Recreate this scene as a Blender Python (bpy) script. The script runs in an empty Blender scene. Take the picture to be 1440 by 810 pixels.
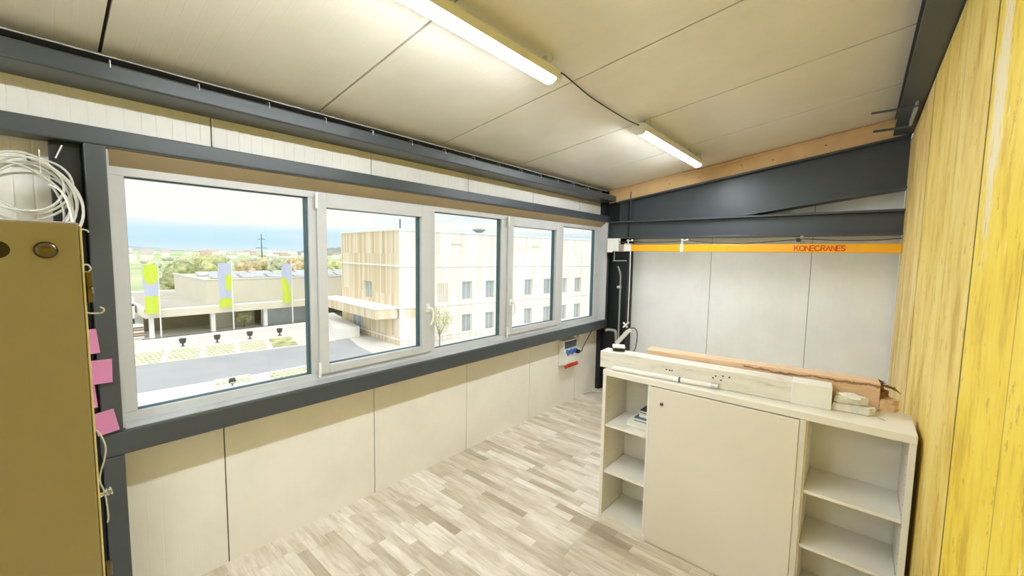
import bpy, bmesh, math, random
from mathutils import Vector, Matrix, noise
random.seed(7)
S = bpy.context.scene
COL = S.collection
R = math.radians

# ------------------------------------------------------------------ materials
def lin(c):
    return tuple(((v / 255.0) / 12.92 if v / 255.0 <= 0.04045 else ((v / 255.0 + 0.055) / 1.055) ** 2.4) for v in c) + (1.0,)

class NT:
    def __init__(s, name):
        s.m = bpy.data.materials.new(name); s.m.use_nodes = True
        s.t = s.m.node_tree; s.t.nodes.clear()
        s.out = s.n('ShaderNodeOutputMaterial')
    def n(s, k, **kw):
        nd = s.t.nodes.new(k)
        for a, b in kw.items(): setattr(nd, a, b)
        return nd
    def l(s, a, b): s.t.links.new(a, b)
    def put(s, nd, i, v):
        if v is None: return
        if hasattr(v, 'is_output'): s.l(v, nd.inputs[i])
        else: nd.inputs[i].default_value = v
    def math(s, op, a, b=None, c=None):
        nd = s.n('ShaderNodeMath', operation=op)
        s.put(nd, 0, a); s.put(nd, 1, b); s.put(nd, 2, c)
        return nd.outputs[0]
    def mix(s, f, a, b, mode='MIX'):
        nd = s.n('ShaderNodeMix', data_type='RGBA', blend_type=mode)
        s.put(nd, 0, f); s.put(nd, 6, a); s.put(nd, 7, b)
        return nd.outputs[2]
    def ramp(s, f, stops):
        nd = s.n('ShaderNodeValToRGB'); s.l(f, nd.inputs[0])
        e = nd.color_ramp.elements
        while len(e) < len(stops): e.new(0.5)
        for i, (p, c) in enumerate(stops): e[i].position = p; e[i].color = c
        return nd.outputs[0]
    def xyz(s):
        tc = s.n('ShaderNodeTexCoord'); sp = s.n('ShaderNodeSeparateXYZ')
        s.l(tc.outputs['Object'], sp.inputs[0])
        return tc.outputs['Object'], sp.outputs[0], sp.outputs[1], sp.outputs[2]
    def comb(s, x, y, z):
        nd = s.n('ShaderNodeCombineXYZ'); s.put(nd, 0, x); s.put(nd, 1, y); s.put(nd, 2, z)
        return nd.outputs[0]
    def noise(s, v, scale, detail=3.0, rough=0.5):
        nd = s.n('ShaderNodeTexNoise'); s.l(v, nd.inputs['Vector'])
        nd.inputs['Scale'].default_value = scale; nd.inputs['Detail'].default_value = detail
        nd.inputs['Roughness'].default_value = rough
        return nd.outputs[0]
    def white(s, v):
        nd = s.n('ShaderNodeTexWhiteNoise', noise_dimensions='3D'); s.l(v, nd.inputs['Vector'])
        return nd.outputs['Value']
    def bsdf(s, col, rough=0.5, metal=0.0, spec=0.5, bump=None, bd=0.002, coat=0.0):
        b = s.n('ShaderNodeBsdfPrincipled')
        s.put(b, 'Base Color', col); s.put(b, 'Roughness', rough); s.put(b, 'Metallic', metal)
        s.put(b, 'Specular IOR Level', spec); s.put(b, 'Coat Weight', coat)
        if bump is not None:
            bp = s.n('ShaderNodeBump'); bp.inputs['Distance'].default_value = bd; bp.inputs['Strength'].default_value = 1.0
            s.l(bump, bp.inputs['Height']); s.l(bp.outputs[0], b.inputs['Normal'])
        s.l(b.outputs[0], s.out.inputs[0])
        return s.m

def plain(name, c, rough=0.5, metal=0.0, spec=0.5, var=0.05, scale=6.0, bd=0.0006):
    t = NT(name); v, x, y, z = t.xyz()
    f = t.noise(v, scale, 4.0)
    k = lin(c)
    dark = tuple(q * (1 - var * 2) for q in k[:3]) + (1,)
    lite = tuple(min(1, q * (1 + var)) for q in k[:3]) + (1,)
    return t.bsdf(t.ramp(f, [(0.3, dark), (0.7, lite)]), rough, metal, spec, bump=t.noise(v, scale * 14, 3.0), bd=bd)

def panel_mat(name, c, axis, period=0.125, off=0.0, rough=0.42, spec=0.35, depth=0.0016, dirt=0.03, fade=None):
    """coated sheet panel with fine pressed ribs running across the given axis"""
    t = NT(name); v, x, y, z = t.xyz(); a = (x, y, z)[axis]
    w = t.math('DIVIDE', t.math('ADD', a, off), period)
    fr = t.math('FRACT', w)
    g1 = t.math('SMOOTH_MIN', t.math('MULTIPLY', t.math('ABSOLUTE', t.math('SUBTRACT', fr, 0.25)), 26.0), 1.0, 0.3)
    g2 = t.math('SMOOTH_MIN', t.math('MULTIPLY', t.math('ABSOLUTE', t.math('SUBTRACT', fr, 0.75)), 26.0), 1.0, 0.3)
    h = t.math('SUBTRACT', g1, g2)
    if fade is not None: h = t.math('MULTIPLY', h, t.math('ADD', 0.18, t.math('MULTIPLY', t.math('GREATER_THAN', z, fade), 0.82)))
    k = lin(c)
    f = t.noise(v, 2.2, 5.0, 0.6)
    d = tuple(q * (1 - dirt * 2.2) for q in k[:3]) + (1,)
    col = t.ramp(f, [(0.35, d), (0.6, k)])
    return t.bsdf(col, rough, 0, spec, bump=h, bd=depth)

M = {}
M['wall'] = panel_mat('white_sheet_panel', (240, 237, 228), 0, 0.125, 0.02, fade=2.0)
M['wall_b'] = panel_mat('white_sheet_panel_back', (240, 242, 240), 1, 0.125, 0.02, depth=0.0007)
M['ceil'] = panel_mat('ceiling_sheet_panel', (234, 228, 213), 0, 0.10, 0.03, rough=0.28, spec=0.5, depth=0.0006)
M['steel'] = plain('anthracite_paint', (66, 72, 76), 0.38, 0.0, 0.5, 0.04, 3.0, 0.0003)
M['steel_dark'] = plain('dark_steel', (30, 34, 36), 0.5, 0.0, 0.4, 0.05)
M['tan_shade'] = plain('shaded_flashing', (158, 140, 108), 0.7, var=0.05, scale=4)  # head flashing: shade under the transom painted in as tan
M['tan'] = plain('tan_board', (214, 178, 128), 0.7, var=0.06, scale=5)
M['frame'] = plain('window_white_plastic', (197, 199, 200), 0.33, var=0.02)
M['gasket'] = plain('rubber_gasket', (70, 98, 104), 0.6)
M['alu'] = plain('brushed_aluminium', (205, 208, 210), 0.4, 0.6)
M['chrome'] = plain('worn_chrome', (200, 200, 196), 0.22, 1.0)
M['brass'] = plain('old_nickel_brass', (112, 104, 84), 0.25, 1.0)
M['cab'] = plain('off_white_melamine', (236, 232, 222), 0.45, var=0.03, scale=2.5)
M['cab_edge'] = plain('pale_edge_band', (222, 218, 206), 0.45, var=0.02)
M['door'] = plain('greige_lacquer', (230, 224, 212), 0.42, var=0.02, scale=1.5)
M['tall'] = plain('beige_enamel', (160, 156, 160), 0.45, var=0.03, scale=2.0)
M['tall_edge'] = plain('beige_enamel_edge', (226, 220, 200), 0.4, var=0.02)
M['pink'] = plain('pink_paper', (255, 168, 212), 0.8, var=0.02)
M['white'] = plain('white_plastic', (236, 236, 230), 0.4, var=0.02)
M['white_cable'] = plain('pale_grey_cable', (205, 205, 196), 0.5, var=0.05)
M['joint2'] = plain('grey_brown_seal', (96, 92, 76), 0.8)
M['joint'] = plain('dark_board_joint', (92, 76, 34), 0.8)
M['black'] = plain('black_plastic', (26, 25, 24), 0.5)
M['blk_cable'] = plain('dark_cable', (62, 52, 36), 0.5)
M['yellow'] = plain('crane_yellow', (250, 178, 20), 0.35, var=0.03)
M['red'] = plain('vermilion_letters', (226, 66, 8), 0.5, var=0.02)
M['sred'] = plain('red_socket', (190, 48, 24), 0.5)
M['sblue'] = plain('blue_socket', (70, 112, 190), 0.5)
M['foam'] = plain('chalky_foam', (238, 236, 226), 0.9, var=0.08, scale=20, bd=0.004)
M['book1'] = plain('dark_book_cover', (44, 48, 62), 0.5)
M['book2'] = plain('blue_book_cover', (78, 96, 128), 0.5)
M['paper'] = plain('paper_pages', (238, 236, 226), 0.8)
M['grey_pipe'] = plain('grey_conduit', (150, 152, 146), 0.5)

# channel beam: whitish with faint grey scuffs
t = NT('scuffed_white_paint'); v, x, y, z = t.xyz()
f = t.noise(t.comb(t.math('MULTIPLY', x, 6.0), y, t.math('MULTIPLY', z, 6.0)), 5.0, 5.0, 0.65)
M['chan'] = t.bsdf(t.ramp(f, [(0.28, lin((176, 172, 160))), (0.42, lin((222, 218, 206))), (0.7, lin((236, 233, 224)))]), 0.45)
# raw beam: tan timber with a dark water stain
t = NT('stained_timber'); v, x, y, z = t.xyz()
gr = t.noise(t.comb(t.math('MULTIPLY', x, 14.0), t.math('MULTIPLY', y, 1.2), t.math('MULTIPLY', z, 14.0)), 4.0, 4.0)
base = t.ramp(gr, [(0.3, lin((214, 178, 142))), (0.7, lin((232, 204, 172)))])
n1 = t.noise(v, 6.0, 6.0, 0.7)
line = t.math('ADD', t.math('SUBTRACT', z, 0.130), t.math('MULTIPLY', t.math('SUBTRACT', n1, 0.5), 0.07))
band = t.math('MULTIPLY', t.math('LESS_THAN', t.math('ABSOLUTE', line), 0.006), t.math('LESS_THAN', y, 0.02))
M['timber'] = t.bsdf(t.mix(t.math('MULTIPLY', band, 0.75), base, lin((120, 74, 40))), 0.75, bump=gr, bd=0.002)
M['split'] = plain('splintered_wood', (142, 94, 56), 0.85, var=0.25, scale=40, bd=0.004)

# floor: 3-strip pale laminate, strips run from the window across the room (along Y)
t = NT('pale_laminate_strips'); v, x, y, z = t.xyz()
row = t.math('FLOOR', t.math('DIVIDE', x, 0.066))
ro = t.white(t.comb(row, 3.1, 0.0))
u = t.math('ADD', t.math('DIVIDE', y, t.math('ADD', 0.36, t.math('MULTIPLY', t.white(t.comb(row, 9.7, 1.0)), 0.16))), t.math('MULTIPLY', ro, 9.0))
cell = t.math('FLOOR', u)
rnd = t.white(t.comb(row, cell, 5.0)); rnd2 = t.white(t.comb(row, cell, 17.0))
tone = t.ramp(rnd, [(0.0, lin((188, 174, 154))), (0.07, lin((212, 200, 181))), (0.4, lin((228, 218, 202))), (0.8, lin((236, 228, 214))), (1.0, lin((242, 236, 225)))])
grain = t.noise(t.comb(t.math('MULTIPLY', x, 22.0), t.math('MULTIPLY', y, 2.2), t.math('MULTIPLY', rnd2, 30.0)), 2.2, 5.0, 0.62)
blot = t.noise(t.comb(t.math('MULTIPLY', x, 3.0), t.math('MULTIPLY', y, 1.0), t.math('MULTIPLY', rnd2, 12.0)), 3.0, 3.0)
g = t.ramp(grain, [(0.32, lin((222, 214, 200))), (0.55, (1, 1, 1, 1))])
b2 = t.ramp(blot, [(0.38, lin((228, 222, 214))), (0.6, (1, 1, 1, 1))])
col = t.mix(0.75, tone, t.mix(1.0, g, b2, 'MULTIPLY'), 'MULTIPLY')
fx = t.math('FRACT', t.math('DIVIDE', x, 0.066)); fu = t.math('FRACT', u)
j = t.math('MAXIMUM', t.math('LESS_THAN', fx, 0.018), t.math('LESS_THAN', fu, 0.006))
col = t.mix(t.math('MULTIPLY', j, 0.25), col, lin((120, 104, 82)))
M['floor'] = t.bsdf(col, 0.36, spec=0.45, bump=grain, bd=0.0004)

# yellow formwork boards: each board its own tone, streaks along Z, specks, pale scraped areas
def yellow_mat(name, base, light, streak):
    t = NT(name); v, x, y, z = t.xyz()
    sv = t.comb(t.math('MULTIPLY', x, 2.4), 0.0, t.math('MULTIPLY', z, 0.8))
    n1 = t.noise(sv, 3.0, 7.0, 0.72)
    n2 = t.noise(t.comb(t.math('MULTIPLY', x, 2.2), 7.0, t.math('MULTIPLY', z, 0.8)), 1.6, 3.0, 0.6)
    col = t.ramp(t.math('ADD', t.math('MULTIPLY', n1, 0.6), t.math('MULTIPLY', n2, 0.4)), [(0.40, lin(streak)), (0.475, lin(base)), (0.58, lin(light))])
    sp = t.noise(t.comb(t.math('MULTIPLY', x, 9.0), 3.0, t.math('MULTIPLY', z, 5.0)), 2.2, 4.0, 0.7)
    col = t.mix(t.math('MULTIPLY', t.math('LESS_THAN', sp, 0.36), 0.42), col, lin((158, 122, 40)))
    sp2 = t.noise(t.comb(t.math('MULTIPLY', x, 8.0), 9.0, t.math('MULTIPLY', z, 2.6)), 2.1, 4.0, 0.7)
    col = t.mix(t.math('MULTIPLY', t.math('GREATER_THAN', sp2, 0.68), 0.5), col, lin((248, 236, 190)))
    pl = t.math('FRACT', t.math('DIVIDE', t.math('SUBTRACT', x, 0.31), 0.5533))
    col = t.mix(t.math('MULTIPLY', t.math('LESS_THAN', pl, 0.016), 0.6), col, lin((140, 112, 40)))
    # scraped white patch, streaky along the board
    px = t.math('DIVIDE', t.math('SUBTRACT', x, 1.83), 0.075)
    pz = t.math('DIVIDE', t.math('SUBTRACT', z, 2.40), 0.42)
    rr = t.math('ADD', t.math('MULTIPLY', px, px), t.math('MULTIPLY', pz, pz))
    nn = t.noise(t.comb(t.math('MULTIPLY', x, 18.0), 1.0, t.math('MULTIPLY', z, 3.0)), 3.0, 5.0, 0.7)
    pm = t.math('LESS_THAN', t.math('ADD', rr, t.math('MULTIPLY', t.math('SUBTRACT', nn, 0.5), 7.0)), 0.8)
    col = t.mix(t.math('MULTIPLY', pm, 0.85), col, lin((238, 226, 196)))
    return t.bsdf(col, 0.55, bump=n1, bd=0.0015)
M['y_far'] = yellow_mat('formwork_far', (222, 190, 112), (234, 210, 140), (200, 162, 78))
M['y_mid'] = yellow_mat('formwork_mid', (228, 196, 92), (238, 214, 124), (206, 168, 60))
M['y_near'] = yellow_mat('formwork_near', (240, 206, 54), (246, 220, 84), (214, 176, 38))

# glass: clear pane, fresnel reflection
def glass(name, tint):
    t = NT(name)
    tr = t.n('ShaderNodeBsdfTransparent'); tr.inputs[0].default_value = tint
    gl = t.n('ShaderNodeBsdfGlossy'); gl.inputs['Roughness'].default_value = 0.0
    fr = t.n('ShaderNodeFresnel'); fr.inputs[0].default_value = 1.45
    mx = t.n('ShaderNodeMixShader'); ge = t.n('ShaderNodeNewGeometry'); t.l(t.math('MULTIPLY', fr.outputs[0], t.math('SUBTRACT', 1.0, ge.outputs['Backfacing'])), mx.inputs[0]); t.l(tr.outputs[0], mx.inputs[1]); t.l(gl.outputs[0], mx.inputs[2])
    t.l(mx.outputs[0], t.out.inputs[0]); return t.m
M['glass'] = glass('clear_glass', (0.985, 0.995, 0.99, 1))
M['far_glass'] = plain('distant_window_glass', (176, 188, 194), 0.12, spec=0.8, var=0.1, scale=0.8)

def emit(name, c, s):
    t = NT(name); e = t.n('ShaderNodeEmission'); e.inputs[0].default_value = c; e.inputs[1].default_value = s
    t.l(e.outputs[0], t.out.inputs[0]); return t.m
LAMP = 80.0
M['lamp'] = emit('lit_diffuser', (0.86, 0.93, 1.0, 1), LAMP)

# exterior
def ext(name, c, var=0.06, scale=1.0, rough=0.8):
    return plain(name, c, rough, var=var, scale=scale, bd=0.0)
M['asphalt'] = ext('asphalt', (188, 192, 198), 0.05, 0.35)
M['pave'] = ext('pale_concrete', (236, 236, 232), 0.03, 0.5)
M['kerb'] = ext('kerb_concrete', (246, 246, 244), 0.01, 1.0)
M['conc'] = ext('facade_concrete', (232, 226, 210), 0.03, 0.3)
M['roofgrey'] = ext('gravel_roof', (206, 202, 192), 0.05, 0.4)
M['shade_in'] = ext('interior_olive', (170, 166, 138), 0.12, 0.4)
M['solar'] = ext('solar_glass', (206, 212, 218), 0.1, 1.0, 0.2)
M['exwhite'] = ext('white_render', (244, 244, 242), 0.01, 1.0)
M['exdark'] = ext('dark_metal', (78, 84, 88), 0.08, 2.0)
M['leaf1'] = ext('olive_leaves', (190, 196, 150), 0.3, 0.9)
M['leaf2'] = ext('yellow_leaves', (216, 218, 164), 0.25, 0.9)
M['leaf3'] = ext('autumn_leaves', (226, 206, 172), 0.25, 0.9)
M['leaf4'] = ext('pale_green_leaves', (208, 212, 184), 0.25, 0.9)
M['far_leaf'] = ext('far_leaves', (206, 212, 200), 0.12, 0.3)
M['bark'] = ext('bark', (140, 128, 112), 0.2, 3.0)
M['hill'] = ext('hazy_wooded_hill', (186, 196, 204), 0.12, 0.006)  # distance haze painted into both hill colours
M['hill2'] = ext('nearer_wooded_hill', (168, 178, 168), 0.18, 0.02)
M['roof_t'] = ext('clay_roof', (214, 186, 170), 0.1, 0.1)
t = NT('meadow_fields'); v, x, y, z = t.xyz()
f = t.noise(t.comb(x, t.math('MULTIPLY', y, 1.6), 0.0), 0.012, 3.0, 0.4)
M['meadow'] = t.bsdf(t.ramp(f, [(0.35, lin((168, 204, 150))), (0.5, lin((206, 216, 176))), (0.62, lin((224, 220, 186))), (0.75, lin((184, 206, 158)))]), 0.9, spec=0.1)
t = NT('grass_paver_grid'); v, x, y, z = t.xyz()
gx = t.math('LESS_THAN', t.math('FRACT', t.math('MULTIPLY', x, 3.2)), 0.3)
gy = t.math('LESS_THAN', t.math('FRACT', t.math('MULTIPLY', y, 1.6)), 0.3)
gn = t.noise(v, 1.3, 4.0)
gc = t.ramp(gn, [(0.3, lin((176, 186, 128))), (0.7, lin((222, 224, 186)))])
M['pavergrass'] = t.bsdf(t.mix(t.math('MAXIMUM', gx, gy), gc, lin((238, 236, 220))), 0.9, spec=0.1)
def clad(name, a, b, c):
    t = NT(name); v, x, y, z = t.xyz()
    w = t.math('FLOOR', t.math('MULTIPLY', t.math('ADD', x, y), 3.4))
    fl = t.math('FLOOR', t.math('DIVIDE', t.math('SUBTRACT', z, 0.743), 3.66))
    rn = t.white(t.comb(w, fl, 2.0))
    wl = t.noise(t.comb(t.math('MULTIPLY', t.math('ADD', x, y), 1.3), fl, 0.0), 0.7, 3.0)
    f = t.math('ADD', t.math('MULTIPLY', rn, 0.6), t.math('MULTIPLY', wl, 0.5))
    return t.bsdf(t.ramp(f, [(0.15, lin(a)), (0.45, lin(b)), (0.85, lin(c))]), 0.8, spec=0.2)
M['clad_l'] = clad('timber_cladding', (210, 186, 150), (230, 212, 180), (242, 232, 210))
M['clad_r'] = clad('lit_timber_cladding', (228, 222, 206), (238, 235, 226), (246, 245, 240))  # same timber, paler to paint in the stronger light on the front
def flag_mat(name, shapes):
    """shapes: circle patches (u, v, ru, rv) and rectangle, on a pale lilac banner. object coords u=x, v=z"""
    t = NT(name); v, x, y, z = t.xyz(); m = None
    for (kind, a, b, c, d) in shapes:
        du = t.math('DIVIDE', t.math('SUBTRACT', x, a), c); dv = t.math('DIVIDE', t.math('SUBTRACT', z, b), d)
        if kind == 'c': q = t.math('LESS_THAN', t.math('ADD', t.math('MULTIPLY', du, du), t.math('MULTIPLY', dv, dv)), 1.0)
        else: q = t.math('LESS_THAN', t.math('MAXIMUM', t.math('ABSOLUTE', du), t.math('ABSOLUTE', dv)), 1.0)
        m = q if m is None else t.math('MAXIMUM', m, q)
    return t.bsdf(t.mix(m, lin((222, 228, 246)), lin((232, 246, 120))), 0.7, spec=0.1)

# ------------------------------------------------------------------ geometry helpers
def box(bm, x0, x1, y0, y1, z0, z1, rot=None, piv=None):
    vs = [bm.verts.new((x, y, z)) for x in (x0, x1) for y in (y0, y1) for z in (z0, z1)]
    for f in ((0, 1, 3, 2), (4, 6, 7, 5), (0, 4, 5, 1), (2, 3, 7, 6), (0, 2, 6, 4), (1, 5, 7, 3)):
        bm.faces.new([vs[i] for i in f])
    if rot is not None:
        bmesh.ops.rotate(bm, verts=vs, cent=piv or Vector(((x0 + x1) / 2, (y0 + y1) / 2, (z0 + z1) / 2)), matrix=rot)
    return vs

def prism(bm, poly, lo, hi, axis):
    """extrude 2-D polygon along axis between lo and hi. axis 0: poly=(y,z); 1: (x,z); 2: (x,y)"""
    def P(p, h):
        return {0: (h, p[0], p[1]), 1: (p[0], h, p[1]), 2: (p[0], p[1], h)}[axis]
    a = [bm.verts.new(P(p, lo)) for p in poly]; b = [bm.verts.new(P(p, hi)) for p in poly]
    n = len(poly); bm.faces.new(a); bm.faces.new(b[::-1])
    for i in range(n): bm.faces.new((a[i], b[i], b[(i + 1) % n], a[(i + 1) % n]))
    return a + b

def tube(bm, pts, r, seg=8, closed=False):
    pts = [Vector(p) for p in pts]; n = len(pts); rings = []
    rs = r if isinstance(r, (list, tuple)) else [r] * n
    up = None
    for i, p in enumerate(pts):
        if closed: d = pts[(i + 1) % n] - pts[i - 1]
        else: d = pts[min(i + 1, n - 1)] - pts[max(i - 1, 0)]
        d.normalize()
        if up is None:
            up = Vector((0, 0, 1)) if abs(d.z) < 0.9 else Vector((1, 0, 0))
        a = d.cross(up)
        if a.length < 1e-4: a = d.cross(Vector((0, 1, 0)))
        a.normalize(); b = a.cross(d); b.normalize(); up = b
        rings.append([bm.verts.new(p + (a * math.cos(2 * math.pi * k / seg) + b * math.sin(2 * math.pi * k / seg)) * rs[i]) for k in range(seg)])
    m = n if closed else n - 1
    for i in range(m):
        A, B = rings[i], rings[(i + 1) % n]
        for k in range(seg): bm.faces.new((A[k], A[(k + 1) % seg], B[(k + 1) % seg], B[k]))
    if not closed: bm.faces.new(rings[0][::-1]); bm.faces.new(rings[-1])

def lathe(bm, prof, cen, axis, seg=20):
    """prof [(r, h)] along axis vector from cen"""
    ax = Vector(axis).normalized(); a = ax.orthogonal().normalized(); b = ax.cross(a); c = Vector(cen); rings = []
    for r, h in prof:
        rings.append([bm.verts.new(c + ax * h + (a * math.cos(2 * math.pi * k / seg) + b * math.sin(2 * math.pi * k / seg)) * max(r, 1e-4)) for k in range(seg)])
    for A, B in zip(rings, rings[1:]):
        for k in range(seg): bm.faces.new((A[k], A[(k + 1) % seg], B[(k + 1) % seg], B[k]))
    bm.faces.new(rings[0][::-1]); bm.faces.new(rings[-1])

def spline(pts, n=8):
    pts = [Vector(p) for p in pts]; out = []
    P = [pts[0] * 2 - pts[1]] + pts + [pts[-1] * 2 - pts[-2]]
    for i in range(1, len(P) - 2):
        for k in range(n):
            t = k / n; a, b, c, d = P[i - 1], P[i], P[i + 1], P[i + 2]
            out.append(0.5 * ((2 * b) + (c - a) * t + (2 * a - 5 * b + 4 * c - d) * t * t + (-a + 3 * b - 3 * c + d) * t ** 3))
    out.append(pts[-1]); return out

def obj(name, bm, m, parent=None, bevel=0.0, smooth=False, seg=2):
    bmesh.ops.recalc_face_normals(bm, faces=bm.faces)
    if bevel > 0:
        es = [e for e in bm.edges if len(e.link_faces) == 2 and e.calc_face_angle(0) > 0.6]
        bmesh.ops.bevel(bm, geom=es, offset=bevel, segments=seg, affect='EDGES', profile=0.5, clamp_overlap=True)
    me = bpy.data.meshes.new(name)
    if parent is not None and parent.type == 'EMPTY' or parent is not None:
        base = parent.matrix_world if parent.parent is None else None
        loc = Vector(parent.location) if parent.parent is None else Vector(parent.parent.location) + Vector(parent.location)
        bmesh.ops.translate(bm, verts=bm.verts, vec=-loc) if loc.length > 0 else None
    bm.to_mesh(me); bm.free()
    o = bpy.data.objects.new(name, me); COL.objects.link(o)
    for mm in (m if isinstance(m, (list, tuple)) else [m]): me.materials.append(mm)
    if smooth:
        for p in me.polygons: p.use_smooth = True
        try: me.set_sharp_from_angle(angle=R(40))
        except Exception: pass
    if parent: o.parent = parent
    return o

def tag(o, label, cat=None, group=None, kind=None):
    o['label'] = label
    if cat: o['category'] = cat
    if group: o['group'] = group
    if kind: o['kind'] = kind
    return o

def thing(name, loc, label, cat, group=None, kind=None):
    o = bpy.data.objects.new(name, None); COL.objects.link(o)
    o.location = loc; o.empty_display_size = 0.1
    return tag(o, label, cat, group, kind)

def copy_tree(o, parent=None):
    c = o.copy(); COL.objects.link(c); c.parent = parent
    for ch in list(o.children): copy_tree(ch, c)
    return c

def BM(): return bmesh.new()
def bx(*a, **k):
    b = BM(); box(b, *a, **k); return b

# ------------------------------------------------------------------ room measures
EYE = 1.9355
YW, YF, YG = 2.865, 2.70, 2.806      # panel wall, steel front, window frame front
XB = 5.43                            # far wall
YR = -0.27                           # boarded wall
XR = -2.3                            # wall behind the camera
def ceil_z(y): return EYE + 1.29 - 0.1425 * y
ST = dict(kind='structure')

# floor
b = bx(XR - .1, XB + .1, YR - .1, YW + .12, -0.12, 0)
tag(obj('floor', b, M['floor']), 'pale beige laminate floor laid in short strips across the room', kind='structure')
# left wall (window wall): panels 1 m wide with dark joints
bm = BM()
seam0 = 0.686
def wall_run(bm, z0, z1, xs, xe):
    k = math.floor((xs - seam0)) ; x = seam0 + k
    while x < xe:
        a = max(xs, x + 0.0035); c = min(xe, x + 1 - 0.0035)
        if c > a: box(bm, a, c, YW, YW + .10, z0, z1)
        x += 1.0
wall_run(bm, -0.02, 1.00, XR, XB)
wall_run(bm, 2.42, 2.90, XR, XB)
wall_run(bm, 1.00, 2.42, XR, 0.225)
o = tag(obj('wall_left', bm, M['wall']), 'cream white sheet panel wall below and above the window band', kind='structure')
bm = BM()   # dark core behind the joints
box(bm, XR, XB + .1, YW + .012, YW + .09, -0.02, 0.99); box(bm, XR, XB + .1, YW + .012, YW + .09, 2.43, 2.89); box(bm, XR, .22, YW + .012, YW + .09, 0.99, 2.43)
obj('panel_joint', bm, M['joint2'], o)
# back wall
bm = BM(); y = 2.415
for y0 in (2.415, 1.415, 0.415, -0.585):
    a = max(y0 + .0025, YR); c = min(y0 + 1 - .0025, YW + .1)
    box(bm, XB, XB + .1, a, c, -0.02, 3.32)
o = tag(obj('wall_back', bm, M['wall_b']), 'white panel wall behind the yellow crane rail', kind='structure')
obj('panel_joint', bx(XB + .012, XB + .09, YR, YW + .1, -0.02, 3.3), M['steel_dark'], o)
# rear wall behind the camera
tag(obj('wall_rear', bx(XR - .1, XR, YR - .1, YW + .1, -0.02, 3.32), M['wall_b']), 'white panel wall behind the viewer', kind='structure')
# right wall: formwork boards
wr = tag(obj('wall_right', bx(XR, XB, YR - .05, YR - .024, 0, 3.07), M['steel_dark']), 'yellow timber formwork wall of tall joined boards', kind='structure')
ed = [XR, -1.35, 0.31, 1.97, 3.63, 5.395]
for i in range(5):
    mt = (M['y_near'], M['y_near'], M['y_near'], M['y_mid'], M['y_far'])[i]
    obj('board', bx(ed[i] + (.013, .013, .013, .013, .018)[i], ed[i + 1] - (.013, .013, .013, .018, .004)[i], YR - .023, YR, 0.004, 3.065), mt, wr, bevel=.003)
for xx in (-1.35, .31, 1.97, 3.63):
    obj('joint_strip', bx(xx - .020, xx + .020, YR - .0235, YR - .0015, 0.004, 3.06), M['joint'], wr)
# wall above the boards
tag(obj('wall_top', bx(XR, XB, YR - .26, YR - .2, -0.02, 3.4), M['wall']), 'plain wall strip behind the ridge beam', kind='structure')
# ceiling panels
bm = BM()
x = 0.239 - 3
while x < XB + .1:
    a = max(x + .0065, XR - .1); c = min(x + 1 - .0065, XB + .1)
    if c > a:
        prism(bm, [(YR - .3, ceil_z(YR - .3)), (2.76, ceil_z(2.76)), (2.76, ceil_z(2.76) + .08), (YR - .3, ceil_z(YR - .3) + .08)], a, c, 0)
    x += 1.0
cl = tag(obj('ceiling', bm, M['ceil']), 'sloping cream ceiling of ribbed sheet panels with thin dark joints', kind='structure')
bm = BM()
prism(bm, [(YR - .3, ceil_z(YR - .3) + .02), (YW + .12, ceil_z(YW + .12) + .02), (YW + .12, ceil_z(YW + .12) + .10), (YR - .3, ceil_z(YR - .3) + .10)], XR - .1, XB + .1, 0)
obj('panel_joint', bm, M['steel_dark'], cl)
# ragged foam edge where the ceiling sheet meets the eave beam
bm = BM()
pts = [(x / 20, 2.752 + 0.004 * noise.noise(Vector((x * .7, 0, 0))), ceil_z(2.752) + 0.002 + .002 * noise.noise(Vector((x * .5, 3, 0)))) for x in range(int(XR * 20), int(5.25 * 20))]
tube(bm, pts, 0.006, 6)
obj('foam_tape', bm, M['foam'], cl, smooth=True)

# ------------------------------------------------------------------ steelwork
def steel(name, bm, label, bevel=.006, m='steel'):
    return tag(obj(name, bm, M[m], bevel=bevel), label, kind='structure')
# eave beam
eb = steel('trim_1', bx(XR, 5.24, 2.616, YW - .001, 2.681, 2.760), 'dark grey eave beam running along the top of the window wall', .008)
obj('recess_fill', bx(XR, 5.24, 2.755, YW - .001, 2.762, 2.80), M['steel_dark'], eb)  # dark box filling the recess above the beam
bm = BM(); tube(bm, [(0, 2.612, 2.742), (0, 2.611, 2.771), (0, 2.625, 2.778), (0, 2.66, 2.775)], .0022, 6)
clip = obj('wire_clip', bm, M['alu'], eb)
clip.location.x = 0.26
for i in range(1, 15):
    c = clip.copy(); COL.objects.link(c); c.parent = eb; c.location.x = 0.26 + .3235 * i
# transom over window, sill beam
steel('trim_2', bx(XR, 5.215, YF, 2.83, 2.41, 2.49), 'grey steel transom above the window band', .006)
steel('trim_3', bx(0.155, 5.215, YF, 2.83, .920, 1.043), 'dark grey steel sill beam below the window band', .012)
# posts
steel('trim_4', bx(.163, .236, YF, 2.83, 1.043, 2.41), 'dark grey steel post beside the first pane', .005)
steel('trim_5', bx(.160, .236, YF + .004, YW - .001, 0, .920), 'dark steel post under the sill beam near the tall cabinet', .005)
steel('trim_6', bx(.06, .158, 2.76, YW - .001, 0, 2.41), 'very dark steel stanchion behind the tall cabinet', .004, 'steel_dark')
steel('trim_7', bx(5.19, 5.25, YF, 2.80, .920, 2.49), 'grey steel post at the far end of the window band', .005)
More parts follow.
